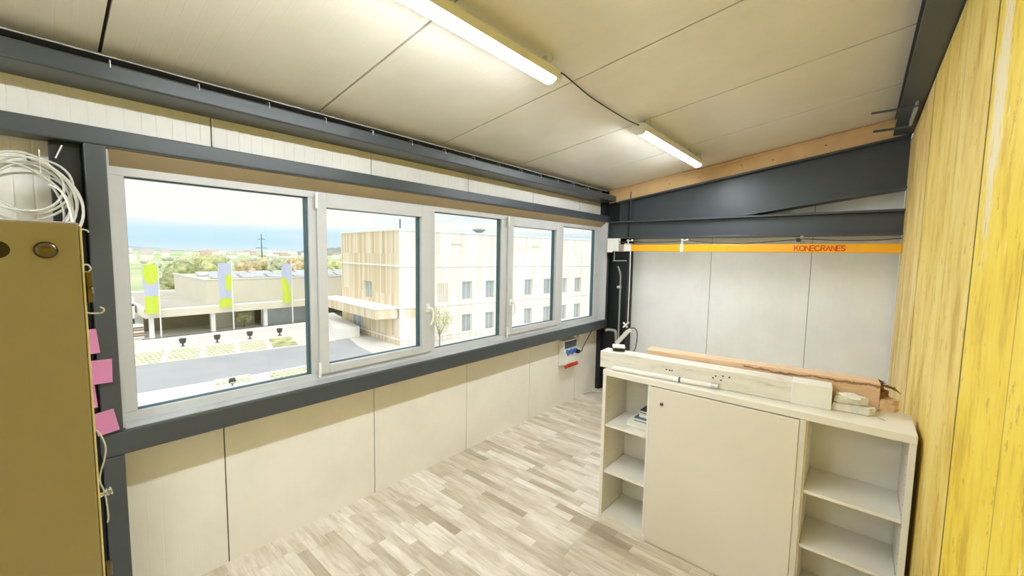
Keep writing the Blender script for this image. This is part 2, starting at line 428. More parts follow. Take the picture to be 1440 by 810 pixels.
# corner column, H section
bm = BM()
box(bm, 5.255, XB - .002, 2.425, 2.443, 0, 3.2); box(bm, 5.255, XB - .002, 2.80, 2.818, 0, 2.86); box(bm, 5.33, 5.345, 2.443, 2.80, 0, 2.86)
box(bm, 5.255, XB - .002, 2.818, YW - .001, 0, 2.86)
bm2 = bm
steel('trim_8', bm2, 'dark H shaped steel column in the far corner', 0, 'steel_dark')  # darker than the other steel: corner shading put into the colour
# cross beam on the far wall (H section on its side faces us)
bm = BM()
box(bm, 5.18, XB - .002, YR, 2.79, 2.392, 2.414); box(bm, 5.18, XB - .002, YR, 2.79, 2.178, 2.198); box(bm, 5.262, 5.275, YR, 2.79, 2.198, 2.392)
steel('trim_9', bm, 'dark grey steel cross beam above the yellow crane rail', .003)
# sloping rafter
bm = BM()
def zr(y): return 2.44 + .1425 * (.877 - y)
top = lambda y: ceil_z(y) - .175
y0, y1 = 2.60, YR
ym = .877 + (2.44 - 2.414) / .1425
prism(bm, [(y0, 2.4145), (ym, 2.4145), (y1, zr(y1)), (y1, top(y1)), (y0, top(y0))], 5.315, 5.33, 0)
prism(bm, [(ym, zr(ym) + .001), (y1, zr(y1)), (y1, zr(y1) + .018), (ym, zr(ym) + .019)], 5.215, XB - .002, 0)
prism(bm, [(y0, top(y0) - .018), (y1, top(y1) - .018), (y1, top(y1)), (y0, top(y0))], 5.215, XB - .002, 0)
box(bm, 5.22, 5.315, 2.40, 2.412, 2.414, 2.80)
steel('trim_10', bm, 'deep dark sloping steel rafter above the cross beam', 0)
# tan board closing the rafter to the ceiling
bm = BM()
prism(bm, [(2.72, top(2.72) + .001), (YR, top(YR) + .001), (YR, ceil_z(YR) - .001), (2.72, ceil_z(2.72) - .001)], 5.225, 5.25, 0)
tb = tag(obj('trim_11', bm, M['tan']), 'tan board between the sloping rafter and the ceiling', kind='structure')
bm = BM()   # wavy lip
pts = []
for i in range(60):
    yy = 2.70 - i * .0485
    pts.append((5.205 - .03 * max(0, noise.noise(Vector((i * .11, 0, 4)))) , yy, ceil_z(yy) - .012 - .012 * (1 + noise.noise(Vector((i * .13, 0, 0))))))
tube(bm, pts, .009, 6); obj('foil_lip', bm, M['tan'], tb, smooth=True)
for yy in (1.9, 1.55, 1.1, .8, .35):
    b_ = BM(); lathe(b_, [(.007, 0), (.004, .004)], (5.224, yy, top(yy) + .06 + .04 * random.random()), (-1, 0, 0), 8); obj('screw', b_, M['exdark'], tb)
# ridge beam at the top of the boards
bm = BM()
box(bm, XR, 5.215, -.345, -.142, 3.085, 3.10); box(bm, XR, 5.215, -.25, -.238, 3.10, 3.24); box(bm, XR, 5.215, -.345, -.142, 3.222, 3.236)
steel('trim_12', bm, 'dark steel ridge beam above the yellow boarded wall', 0)
# brackets at the far end of the ridge beam
br = thing('steel_bracket', (4.45, -.10, 3.06), 'small steel bracket with two flat bars under the ridge beam end', 'bracket')
obj('flat_bar', bx(4.18, 4.205, -.26, .02, 3.045, 3.055), M['exdark'], br)
obj('flat_bar', bx(4.72, 4.745, -.26, .00, 3.03, 3.045), M['exdark'], br)
obj('hanger', bx(4.18, 4.745, -.235, -.22, 3.04, 3.085), M['alu'], br)

# ------------------------------------------------------------------ window
wn = bpy.data.objects.new('window_1', None); COL.objects.link(wn); wn.location = (0.25, YG, 1.045)
tag(wn, 'long white framed window band of five panes looking on a yard', kind='structure')
FX0, FX1, FZ0, FZ1 = .242, 5.17, 1.045, 2.334
panes = [(.303, 1.190), (1.285, 2.13), (2.245, 3.100), (3.25, 4.09), (4.235, 5.035)]
bm = BM()
yb = 2.875
box(bm, FX0, FX1, YG, yb, FZ0, 1.097); box(bm, FX0, FX1, YG, yb, 2.294, FZ1 + .02)
stops = [FX0, .303, 1.19, 1.262, 2.165, 2.245, 3.10, 3.21, 4.145, 4.235, 5.035, FX1]
for a, c in zip(stops[::2], stops[1::2]): box(bm, a, c, YG, yb, 1.097, 2.294)
obj('window_frame', bm, M['frame'], wn, bevel=.003)
# fixed panes: bead, gasket and glass
for i in (0, 2, 4):
    x0, x1 = panes[i]
    bm = BM(); yy0, yy1 = 2.825, 2.86
    for q in ((x0, x0 + .003, 1.097, 2.294), (x1 - .014, x1, 1.097, 2.294), (x0, x1, 1.097, 1.101), (x0, x1, 2.288, 2.294)): box(bm, q[0], q[1], yy0, yy1, q[2], q[3])
    obj('glass_bead', bm, M['gasket'], wn)
    obj('fixed_glass', bx(x0 + .004, x1 - .004, 2.842, 2.848, 1.10, 2.29), M['glass'], wn)
def sash(x0, x1, gx0, gx1, hx, hz, hside):
    z0, z1, gz0, gz1 = 1.089, 2.325, 1.146, 2.235
    bm = BM(); y0, y1 = 2.785, 2.855
    box(bm, x0, gx0, y0, y1, z0, z1); box(bm, gx1, x1, y0, y1, z0, z1); box(bm, gx0, gx1, y0, y1, z0, gz0); box(bm, gx0, gx1, y0, y1, gz1, z1)
    s = obj('window_sash', bm, M['frame'], wn, bevel=.004)
    bm = BM()
    for q in ((gx0, gx0 + .002, gz0, gz1), (gx1 - .018, gx1, gz0, gz1), (gx0, gx1, gz0, gz0 + .004), (gx0, gx1, gz1 - .003, gz1)): box(bm, q[0], q[1], 2.82, 2.85, q[2], q[3])
    obj('gasket', bm, M['gasket'], s)
    obj('pane', bx(gx0 + .003, gx1 - .003, 2.834, 2.840, gz0 + .003, gz1 - .003), M['glass'], s)
    bm = BM(); box(bm, hx - .016, hx + .016, 2.772, 2.786, hz - .035, hz + .035)
    lathe(bm, [(.010, 0), (.009, .035)], (hx, 2.775, hz), (0, -1, 0), 12)
    d = hside
    pts = spline([(hx, 2.742, hz + .004), (hx + .012 * d, 2.735, hz - .01), (hx + .022 * d, 2.732, hz - .05), (hx + .018 * d, 2.735, hz - .10), (hx + .002 * d, 2.742, hz - .14)], 5)
    tube(bm, pts, [.011] * 6 + [.0095] * (len(pts) - 6), 8)
    obj('handle', bm, M['white'], s, smooth=True)
    for zz in (2.275, 1.125):
        bm = BM(); xx = x0 - .006 if hside > 0 else x1 + .006
        lathe(bm, [(.009, -.05), (.009, .05)], (xx, 2.776, zz), (0, 0, 1), 12); obj('hinge', bm, M['white'], s, smooth=True)
sash(1.237, 2.19, 1.302, 2.094, 2.150, 1.472, 1)
sash(3.184, 4.172, 3.268, 4.062, 3.222, 1.435, 1)
# sheet metal reveal: sill, far jamb, sloping head
bm = BM()
box(bm, .245, 5.19, YF + .012, YG + .01, 1.0435, 1.0485)
obj('window_sill', bm, M['alu'], wn)
obj('side_flashing', bx(5.168, 5.19, YF + .002, YG + .03, 1.045, 2.40), M['frame'], wn)
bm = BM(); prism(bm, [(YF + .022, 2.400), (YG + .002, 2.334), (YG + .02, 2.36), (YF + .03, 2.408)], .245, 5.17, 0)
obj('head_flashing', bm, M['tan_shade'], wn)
obj('side_flashing', bx(.237, .246, YF + .03, YG + .03, 1.045, 2.40), M['frame'], wn)
sc = BM(); lathe(sc, [(.006, 0), (.0055, .003), (.002, .004)], (0, 0, 0), (0, -1, 0), 8)
sc0 = obj('screw', sc, M['exdark'], wn); k = 0
spots = [(.272, 1.35), (.27, 1.7), (.272, 2.1), (.27, 1.18), (.42, 1.07), (.56, 1.066), (.85, 1.072), (1.1, 1.066), (1.45, 1.066), (1.75, 1.07), (2.1, 1.065), (2.32, 1.072), (2.6, 1.066), (2.75, 1.075), (2.9, 1.066), (3.15, 1.07), (3.6, 1.066), (4.2, 1.07), (4.5, 1.066), (4.9, 1.07)]
for (xx, zz) in spots:
    c = sc0 if k == 0 else sc0.copy()
    if k: COL.objects.link(c); c.parent = wn
    k += 1
    c.location = Vector((xx, YG - .001, zz)) - Vector(wn.location)

# ------------------------------------------------------------------ ceiling lights
L0 = 1.56
def make_light(xa, label):
    yy = 1.40; zz = ceil_z(yy) - .075; xm = xa + L0 / 2
    r = thing('ceiling_light', (xm, yy, zz), label, 'ceiling light', 'long tube lights under the ceiling')
    bm = BM(); prism(bm, [(yy - .054, zz - .030), (yy - .048, zz - .030), (yy - .048, zz + .006), (yy + .048, zz + .006), (yy + .048, zz - .029), (yy + .054, zz - .029), (yy + .056, zz + .012), (yy + .034, zz + .036), (yy - .034, zz + .036), (yy - .056, zz + .012)], xa + .02, xa + L0 - .02, 0)
    obj('housing', bm, M['white'], r, bevel=.003)
    bm = BM(); pl = [(yy - .046, zz + .004), (yy - .046, zz - .016), (yy - .038, zz - .038), (yy - .018, zz - .050), (yy + .018, zz - .050), (yy + .038, zz - .038), (yy + .046, zz - .016), (yy + .046, zz + .004)]
    prism(bm, pl, xa + .045, xa + L0 - .045, 0); obj('diffuser', bm, M['lamp'], r, smooth=True)
    for q in (xa, xa + L0 - .045):
        bm = BM(); prism(bm, [(a * 1.0 if False else yy + (a - yy) * 1.06, zz + (c - zz) * 1.06) for a, c in pl] , q, q + .045, 0); obj('end_cap', bm, M['lamp'] if False else M['white'], r, bevel=.002)
    for ch_ in list(r.children):
        for v_ in ch_.data.vertices: v_.co = Matrix.Rotation(R(3), 3, 'X') @ v_.co
    for q in (xa + .10, xa + L0 - .10):
        bm = BM(); tube(bm, spline([(q, yy - .03, zz + .03), (q + .01, yy - .05, zz + .055), (q - .01, yy - .045, ceil_z(yy - .045)), ], 4), .0025, 6)
        box(bm, q - .008, q + .008, yy - .01, yy + .01, zz + .03, ceil_z(yy) + .0)
        obj('hanger', bm, M['alu'], r)
    return r
make_light(.42, 'bright tube ceiling light nearest the viewer, cut off by the photo top')
make_light(3.13, 'shorter looking bright tube ceiling light near the far rafter')
make_light(-2.1, 'added unseen tube light behind the viewer to brighten the room')  # out of view, added to lift the room's brightness
bm = BM()
pts = spline([(1.985, 1.40, ceil_z(1.4) - .06), (2.07, 1.413, ceil_z(1.41) - .02), (2.22, 1.434, ceil_z(1.43) - .012), (2.48, 1.458, ceil_z(1.46) - .014), (2.81, 1.47, ceil_z(1.47) - .012), (3.05, 1.46, ceil_z(1.46) - .02), (3.14, 1.40, ceil_z(1.4) - .06)], 8)
tube(bm, pts, .0045, 6)
tag(obj('light_cable', bm, M['blk_cable'], smooth=True), 'thin dark cable linking the two tube lights along the ceiling', 'cable')

# ------------------------------------------------------------------ crane rail
RX = 5.15
cr = thing('crane_rail', (RX, 1.1, 2.0), 'yellow overhead crane rail with red lettering below the cross beam', 'crane rail')
bm = BM(); box(bm, RX - .03, RX + .03, YR + .001, 2.50, 2.006, 2.094)
obj('rail_profile', bm, M['yellow'], cr, bevel=.006)
bm = BM(); box(bm, RX - .036, RX + .036, 2.44, 2.50, 2.001, 2.099)
obj('end_sleeve', bm, M['grey_pipe'], cr, bevel=.003)
bm = BM(); box(bm, RX - .05, RX + .02, 2.50, 2.66, 2.005, 2.178); box(bm, RX - .056, RX - .05, 2.58, 2.66, 1.99, 2.178)
obj('end_bracket', bm, M['white'], cr, bevel=.004)
# lettering as strokes (y runs towards the boards = reading direction is -Y)
G = {
 'K': [[(0, 0), (0, 1)], [(.75, 1), (.05, .45)], [(.3, .62), (.8, 0)]],
 'O': [[(.5 + .5 * math.cos(a * math.pi / 10), .5 + .5 * math.sin(a * math.pi / 10)) for a in range(21)]],
 'N': [[(0, 0), (0, 1), (.75, 0), (.75, 1)]],
 'E': [[(.65, 1), (0, 1), (0, 0), (.65, 0)], [(0, .5), (.6, .5)]],
 'C': [[(.5 + .5 * math.cos(R(a)), .5 + .5 * math.sin(R(a))) for a in range(50, 331, 14)]],
 'R': [[(0, 0), (0, 1), (.45, 1), (.66, .9), (.68, .68), (.5, .5), (0, .46)], [(.4, .47), (.72, 0)]],
 'A': [[(0, 0), (.42, 1), (.84, 0)], [(.2, .3), (.66, .3)]],
 'S': [[(.62, .88), (.4, 1), (.12, .95), (.03, .75), (.18, .56), (.5, .46), (.64, .27), (.54, .06), (.3, 0), (.02, .12)]]}
W = {'K': .8, 'O': 1.0, 'N': .75, 'E': .65, 'C': .98, 'R': .72, 'A': .84, 'S': .66}
word = 'KONECRANES'
hh = .049; gap = .17
tot = sum(W[c] for c in word) + gap * (len(word) - 1)
ya, yb_ = .540, .132
sx = (ya - yb_) / tot
bm = BM(); cx = 0
th = .0042
for ch in word:
    for st in G[ch]:
        P = [(ya - (cx + p[0]) * sx, 2.025 + p[1] * hh) for p in st]
        for (a, c) in zip(P, P[1:]):
            d = Vector((c[0] - a[0], c[1] - a[1])); L = d.length; d.normalize(); nrm = Vector((-d.y, d.x)) * th; e = d * th * .7
            q = [(a[0] - e.x + nrm.x, a[1] - e.y + nrm.y), (c[0] + e.x + nrm.x, c[1] + e.y + nrm.y), (c[0] + e.x - nrm.x, c[1] + e.y - nrm.y), (a[0] - e.x - nrm.x, a[1] - e.y - nrm.y)]
            prism(bm, q, RX - .0315, RX - .030, 0)
    cx += W[ch] + gap
obj('lettering', bm, M['red'], cr)
def trolley(y, w, black=False):
    bm = BM()
    box(bm, RX - .038, RX - .031, y - w, y + w, 2.006, 2.11); box(bm, RX + .031, RX + .038, y - w, y + w, 2.02, 2.11); box(bm, RX - .038, RX + .038, y - w, y + w, 2.10, 2.106)
    box(bm, RX - .02, RX - .008, y - .006, y + .006, 2.106, 2.15)
    lathe(bm, [(.014, -.012), (.016, 0), (.014, .012)], (RX - .02, y, 2.148), (0, 1, 0), 12)
    lathe(bm, [(.013, -.010), (.013, .010)], (RX - .02, y - .06, 2.150), (0, 1, 0), 12); tube(bm, [(RX - .02, y, 2.14), (RX - .02, y - .06, 2.15)], .005, 6)
    return obj('cable_trolley', bm, M['white'], cr, bevel=0)
trolley(2.375, .045); trolley(1.675, .016)
bm = BM(); box(bm, RX - .03, RX - .005, .495, .53, 2.118, 2.150); obj('cable_clamp', bm, M['black'], cr, bevel=.003)
bm = BM(); box(bm, RX - .01, RX + .02, .47, .50, 2.094, 2.178); obj('cable_clamp', bm, M['grey_pipe'], cr, bevel=.003)
bm = BM(); tube(bm, [(RX - .02, 2.54, 2.125), (RX - .02, 2.40, 2.130)], .006, 8); lathe(bm, [(.02, -.02), (.02, .02)], (RX - .02, 2.55, 2.115), (0, 1, 0), 12); obj('stop_rod', bm, M['brass'], cr)
bm = BM()
pts = spline([(RX - .01, 2.33, 2.142), (RX - .01, 2.22, 2.128), (RX - .01, 2.0, 2.122), (RX - .01, 1.75, 2.130), (RX - .01, 1.66, 2.148), (RX - .01, 1.60, 2.142), (RX - .01, 1.4, 2.118), (RX - .01, 1.1, 2.103), (RX - .01, .8, 2.118), (RX - .01, .52, 2.140), (RX - .01, .45, 2.145), (RX - .01, .2, 2.128), (RX - .01, -.05, 2.126), (RX - .01, -.265, 2.142)], 8)
tube(bm, pts, .005, 6)
tag(obj('festoon_cable', bm, M['blk_cable'], smooth=True), 'dark cable sagging between the clips above the yellow crane rail', 'cable')

# ------------------------------------------------------------------ corner services
bm = BM(); tube(bm, [(5.22, 2.505, .80), (5.22, 2.505, 1.66), (5.22, 2.515, 1.72), (5.24, 2.56, 1.80)], .012, 10)
cp = obj('conduit_pipe', bm, M['grey_pipe'], smooth=True); tag(cp, 'grey conduit pipe standing up the dark corner column', 'pipe')
bm = BM(); box(bm, 5.20, 5.26, 2.50, 2.545, 1.50, 1.53); obj('pipe_clip', bm, M['alu'], cp)
bm = BM(); tube(bm, [(5.20, 2.62, 1.875), (5.20, 2.42, 1.88)], .007, 6); tube(bm, [(5.20, 2.60, 1.875), (5.20, 2.60, 2.0)], .007, 6)
tag(obj('rail_stay', bm, M['alu']), 'thin metal stay bar across the column below the crane rail', 'bracket')
bm = BM(); tube(bm, [(5.05, 2.300, 2.08), (5.06, 2.30, 1.6), (5.055, 2.30, 1.07)], .006, 8)
rp = obj('pull_cord', bm, M['white'], smooth=True); tag(rp, 'white pull cord hanging from the rail beside the column', 'cord')
bm = BM(); tube(bm, [(5.05, 2.285, 1.07), (5.05, 2.36, .995)], .012, 8); tube(bm, [(5.05, 2.36, 1.06), (5.05, 2.30, 1.0)], .012, 8)
obj('cord_toggle', bm, M['white'], rp, smooth=True)
bm = BM(); box(bm, 4.995, 5.03, 2.225, 2.475, .84, .892, rot=Matrix.Rotation(R(-50), 3, 'X'))
la = obj('lever_bar', bm, M['white'], bevel=.006); tag(la, 'white lever bar leaning against the column behind the cabinet', 'lever')
bm = BM(); box(bm, 4.99, 5.02, 2.22, 2.33, .93, .975, rot=Matrix.Rotation(R(-38), 3, 'X')); obj('clamp_head', bm, M['white'], la, bevel=.006)
bm = BM(); tube(bm, spline([(5.06, 2.27, .99), (5.06, 2.20, 1.0), (5.06, 2.165, .92), (5.06, 2.18, .75), (5.06, 2.22, .60), (5.06, 2.26, .012)], 6), .006, 6)
tag(obj('black_cord', bm, M['black'], smooth=True), 'thin black cord looping beside the white lever bar', 'cord')
bm = BM(); tube(bm, spline([(5.14, 2.668, .90), (5.17, 2.64, .91), (5.19, 2.57, .905), (5.19, 2.53, .86), (5.19, 2.52, .5), (5.19, 2.52, .012)], 6), .02, 10)
tag(obj('elbow_pipe', bm, M['grey_pipe'], smooth=True), 'grey bent pipe leaving the sill beam at the column foot', 'pipe')
bm = BM(); tube(bm, spline([(4.9, 2.82, .015), (5.05, 2.79, .02), (5.15, 2.6, .016), (5.1, 2.3, .016)], 6), .008, 6)
tag(obj('floor_cable', bm, M['white_cable'], smooth=True), 'white cable lying on the floor at the dark column foot', 'cable')

# power distribution box on the window wall
pb = thing('power_socket_box', (4.55, YW, .5), 'white wall power box with blue sockets and a red socket row', 'socket box')
bm = BM(); prism(bm, [(YW - .001, .52), (YW - .11, .56), (YW - .11, .70), (YW - .075, .74), (YW - .075, .86), (YW - .001, .86)], 4.28, 4.60, 0)
obj('body', bm, M['white'], pb, bevel=.006)
obj('breaker_window', bx(4.31, 4.57, YW - .088, YW - .074, .755, .85), M['exdark'], pb, bevel=.004)
obj('window_hood', bx(4.30, 4.58, YW - .10, YW - .07, .85, .862), M['white'], pb)
for i in range(3):
    bm = BM(); c = (4.335 + .09 * i, YW - .098, .705); lathe(bm, [(.036, 0), (.036, .02), (.03, .028), (.028, .02)], c, (0, -1, .25), 14); obj('blue_socket', bm, M['sblue'], pb, smooth=True)
for i in range(4):
    bm = BM(); c = (4.32 + .075 * i, YW - .09, .545); lathe(bm, [(.030, 0), (.030, .03), (.024, .04)], c, (0, -.6, -.8), 14); obj('red_socket', bm, M['sred'], pb, smooth=True)
bm = BM(); tube(bm, spline([(4.52, YW - .15, .70), (4.62, YW - .14, .69), (4.74, YW - .08, .70), (4.92, YW - .05, .80), (5.10, YW - .04, .93)], 8), .006, 6)
box(bm, 4.49, 4.54, YW - .165, YW - .132, .68, .72)
tag(obj('plug_cable', bm, M['black']), 'black plug and cable running from the wall power box to the sill', 'cable')
tag(obj('wall_switch', bx(4.72, 4.81, YW - .03, YW - .001, .80, .87), M['white'], bevel=.004), 'small white switch plate beside the wall power box', 'switch')

# ------------------------------------------------------------------ low cabinet
CX0, CX1, CY0, CY1, CT = 2.604, 2.955, -.250, 1.357, 1.130
lc = thing('low_cabinet', (2.78, .55, 0), 'pale low cabinet with open shelves and a sliding door against the yellow boards', 'cabinet')
T = .026
obj('top_panel', bx(CX0 - .002, CX1, CY0, CY1, CT - .042, CT), M['cab'], lc, bevel=.004)
obj('side_panel', bx(CX0, CX1, CY1 - T, CY1 - .001, .0, CT - .042), M['cab'], lc, bevel=.002)
obj('side_panel', bx(CX0, CX1, CY0 + .001, CY0 + T, .0, CT - .042), M['cab'], lc, bevel=.002)
obj('divider', bx(CX0 + .012, CX1 - .01, 1.012, 1.030, .05, CT - .042), M['cab'], lc)
obj('divider', bx(CX0 + .012, CX1 - .01, .160, .178, .05, CT - .042), M['cab'], lc)
obj('back_panel', bx(CX1 - .010, CX1 - .001, CY0 + T, CY1 - T, .05, CT - .042), M['cab'], lc)
obj('base_panel', bx(CX0 + .004, CX1 - .01, CY0 + T, CY1 - T, .035, .055), M['cab'], lc, bevel=.002)
obj('plinth', bx(CX0 + .002, CX0 + .02, CY0 + T, CY1 - T, .0, .034), M['cab'], lc, bevel=.002)
obj('guide_strip', bx(CX0 - .003, CX0 + .012, 1.002, 1.012, .05, CT - .042), M['cab_edge'], lc)
obj('guide_strip', bx(CX0 - .006, CX0 + .012, .168, .196, .05, CT - .042), M['cab_edge'], lc)
for z in (.730, .385):
    obj('shelf', bx(CX0 + .012, CX1 - .011, 1.031, CY1 - T - .001, z - .018, z), M['cab'], lc, bevel=.0015)
for z in (.705, .400):
    obj('shelf', bx(CX0 + .012, CX1 - .011, CY0 + T + .001, .159, z - .018, z), M['cab'], lc, bevel=.0015)
dr = obj('sliding_door', bx(CX0 - .012, CX0 + .006, .197, 1.002, .022, CT - .046), M['door'], lc, bevel=.002)
bm = BM(); lathe(bm, [(.011, 0), (.011, .006), (.008, .010), (.003, .012)], (CX0 - .012, .925, .985), (-1, 0, 0), 16); obj('lock', bm, M['brass'], dr, smooth=True)
bm = BM()
for z in [.12 + .05 * i for i in range(19)]:
    for xx in (CX0 + .04, CX1 - .05): lathe(bm, [(.0025, 0), (.0025, .001)], (xx, CY1 - T - .001, z), (0, -1, 0), 6)
    for xx in (CX0 + .04, CX1 - .05): lathe(bm, [(.0025, 0), (.0025, .001)], (xx, CY0 + T + .001, z), (0, 1, 0), 6)
o = obj('peg_hole', bm, M['exdark'], lc); o['kind'] = 'stuff'

# books on the upper left shelf
def book(x, y0, y1, z, h, label, cov, m=-.0, d=.21):
    r = thing('book', (x + d / 2, (y0 + y1) / 2, z), label, 'book', 'books lying on the open cabinet shelf')
    obj('pages', bx(x + .006, x + d - .006, y0 + .003, y1 - .003, z + .003, z + h - .003), M['paper'], r)
    bm = BM(); box(bm, x, x + d, y0, y1, z, z + .003); box(bm, x, x + d, y0, y1, z + h - .003, z + h); box(bm, x + d - .003, x + d, y0, y1, z, z + h)
    obj('cover', bm, cov, r)
book(2.66, 1.034, 1.185, .7305, .022, 'pale paperback at the bottom of the book pile', M['paper'])
book(2.655, 1.034, 1.190, .753, .030, 'thick white paperback second from the bottom of the pile', M['paper'])
book(2.69, 1.034, 1.150, .7835, .024, 'blue covered book third from the bottom of the pile', M['book2'])
book(2.72, 1.034, 1.130, .808, .026, 'grey white book second from the top of the pile', M['paper'], d=.17)
book(2.73, 1.036, 1.125, .8345, .020, 'dark book topmost of the pile on the shelf', M['book1'], d=.15)

# white channel beam lying on the cabinet
cb = thing('channel_beam', (2.72, .75, CT), 'long white boxed cable trunking beam lying along the cabinet front', 'beam')
bm = BM()
vs = [(2.645, 1.405), (2.738, .078), (2.738 + .125, .088), (2.645 + .130, 1.413)]
prism(bm, vs, CT + .001, CT + .120, 2); obj('profile', bm, M['chan'], cb, bevel=.004)
bm = BM(); prism(bm, [(2.719, .252), (2.7345, .0745), (2.867, .0845), (2.853, .262)], CT + .0005, CT + .1215, 2)
obj('end_cap', bm, M['white'], cb, bevel=.002)
bm = BM()
fy = [(.62, .085), (.655, .082), (.60, .062), (.69, .075), (.72, .07), (.635, .058)]
for yy, zz in [(.60, .085), (.64, .078), (.655, .064), (.565, .084), (.61, .058), (.90, .065), (.915, .064), (.935, .066)]:
    xx = 2.645 + (1.405 - yy) / 1.327 * .093
    lathe(bm, [(.006, 0), (.005, .0015)], (xx - .0005, yy, CT + zz), (-1, -.07, 0), 6)
obj('drill_hole', bm, M['exdark'], cb)['kind'] = 'stuff'

# white conduit tube in front of it
tb2 = thing('plastic_tube', (2.645, .96, CT + .02), 'white plastic tube with a coupling lying before the channel beam', 'tube')
def tp(t): return Vector((2.627 + .062 * t, 1.295 - .675 * t, CT + .0175))
bm = BM(); tube(bm, [tp(0), tp(.66)], .0175, 14); obj('tube_length', bm, M['white'], tb2, smooth=True)
bm = BM(); tube(bm, [tp(.66), tp(.96)], .0165, 14); obj('tube_length', bm, M['white'], tb2, smooth=True)
bm = BM(); tube(bm, [tp(.655), tp(.675)], .0172, 14); obj('coupling', bm, M['exdark'], tb2, smooth=True)
bm = BM(); tube(bm, [tp(.94), tp(1.0)], .0172, 14); tube(bm, [tp(.965) + Vector((0, 0, .012)), tp(.965) + Vector((0, 0, .026))], .004, 6); obj('end_clamp', bm, M['alu'], tb2, smooth=True)

# broken timber beam behind
tm = thing('timber_beam', (3.02, .5, CT), 'tan timber beam with a split far end lying at the back of the cabinet', 'timber')
bm = BM()
A = Vector((2.800, 1.125)); Bv = Vector((2.905, -.120))     # front edge line; far end splintered
nrm = Vector((1, .08)) * .115; TH = .150
n = 26; rings = []
for i in range(n + 1):
    p = A.lerp(Bv, i / n); q = p + nrm
    rings.append([bm.verts.new((p.x, p.y, CT + .001)), bm.verts.new((p.x, p.y, CT + TH)), bm.verts.new((q.x, q.y, CT + TH)), bm.verts.new((q.x, q.y, CT + .001))])
for a, c in zip(rings, rings[1:]):
    for k in range(4): bm.faces.new((a[k], a[(k + 1) % 4], c[(k + 1) % 4], c[k]))
bm.faces.new(rings[0]); bm.faces.new(rings[-1][::-1])
obj('beam_length', bm, M['timber'], tm, bevel=.003)
for i, (z0, z1, yl, dx) in enumerate([(.001, .066, -.200, .0), (.074, .104, -.160, .010), (.108, .149, -.140, .018)]):
    bm = BM()
    pl = [(2.906 + dx, -.121), (2.918 + dx, (-.121 + yl) / 2), (2.93 + dx, yl + .02), (2.955 + dx, yl + .004 * i), (2.975 + dx, yl + .015), (3.00, yl + .045), (3.018, -.113)]
    prism(bm, pl, CT + z0, CT + z1, 2)
    bmesh.ops.subdivide_edges(bm, edges=bm.edges[:], cuts=3, use_grid_fill=True)
    for v_ in bm.verts: v_.co += Vector((noise.noise(v_.co * 40), noise.noise(v_.co * 50 + Vector((5, 0, 0))), 0)) * .008
    obj('split_end', bm, M['split'] if i else M['timber'], tm)
bm = BM()
for i in range(7):
    y_ = -.13 - .010 * i; x_ = 2.95 + .02 * random.random()
    tube(bm, [(x_, y_ + .02, CT + .13), (x_ - .012, y_ - .014, CT + .150 - .008 * i)], [.007, .0008], 5)
obj('splinter', bm, M['split'], tm)['kind'] = 'stuff'

# broken foam pieces at the beam end
def chunk(name, label, pl, z0, z1, m, seed, amp=.006):
    bm = BM(); prism(bm, pl, z0, z1, 2)
    bmesh.ops.subdivide_edges(bm, edges=bm.edges[:], cuts=4, use_grid_fill=True)
    bmesh.ops.triangulate(bm, faces=bm.faces[:])
    for v_ in bm.verts:
        s = v_.co * 30 + Vector((seed, 0, 0)); v_.co += Vector((noise.noise(s), noise.noise(s + Vector((9, 0, 0))), noise.noise(s + Vector((0, 9, 0))) if v_.co.z > z0 + .004 else 0)) * amp
    return tag(obj(name, bm, m, smooth=False), label, 'foam scrap')
chunk('foam_scrap', 'lower pale broken scrap lying at the channel beam end', [(2.755, .068), (2.765, -.075), (2.80, -.105), (2.835, -.09), (2.85, .066)], CT + .003, CT + .038, M['foam'], 1, .011)
chunk('foam_scrap', 'upper crumbly pale scrap resting on the lower broken scrap', [(2.775, .060), (2.785, -.03), (2.815, -.075), (2.845, -.06), (2.86, .060)], CT + .042, CT + .078, M['foam'], 4, .014)
tag(obj('cable_offcut', (lambda b_: (tube(b_, spline([(2.80, -.09, CT + .004), (2.775, -.115, CT + .004), (2.74, -.14, CT + .004)], 5), .0028, 6), b_)[1])(BM()), M['white_cable'], smooth=True), 'thin pale offcut on the cabinet top beside the broken scraps', 'cable')

# dark white-topped tape roll / block on the channel beam
bl = thing('small_device', (2.80, 1.31, CT + .12), 'small dark device with a white top standing on the channel beam', 'device')
zc = CT + .1215
rt = Matrix.Rotation(R(28), 3, 'Z')
bm = BM(); box(bm, 2.70, 2.795, 1.270, 1.355, zc, zc + .022, rot=rt); obj('body', bm, M['black'], bl, bevel=.006)
bm = BM(); box(bm, 2.698, 2.797, 1.268, 1.357, zc + .0225, zc + .034, rot=rt); obj('lid', bm, M['white'], bl, bevel=.005)

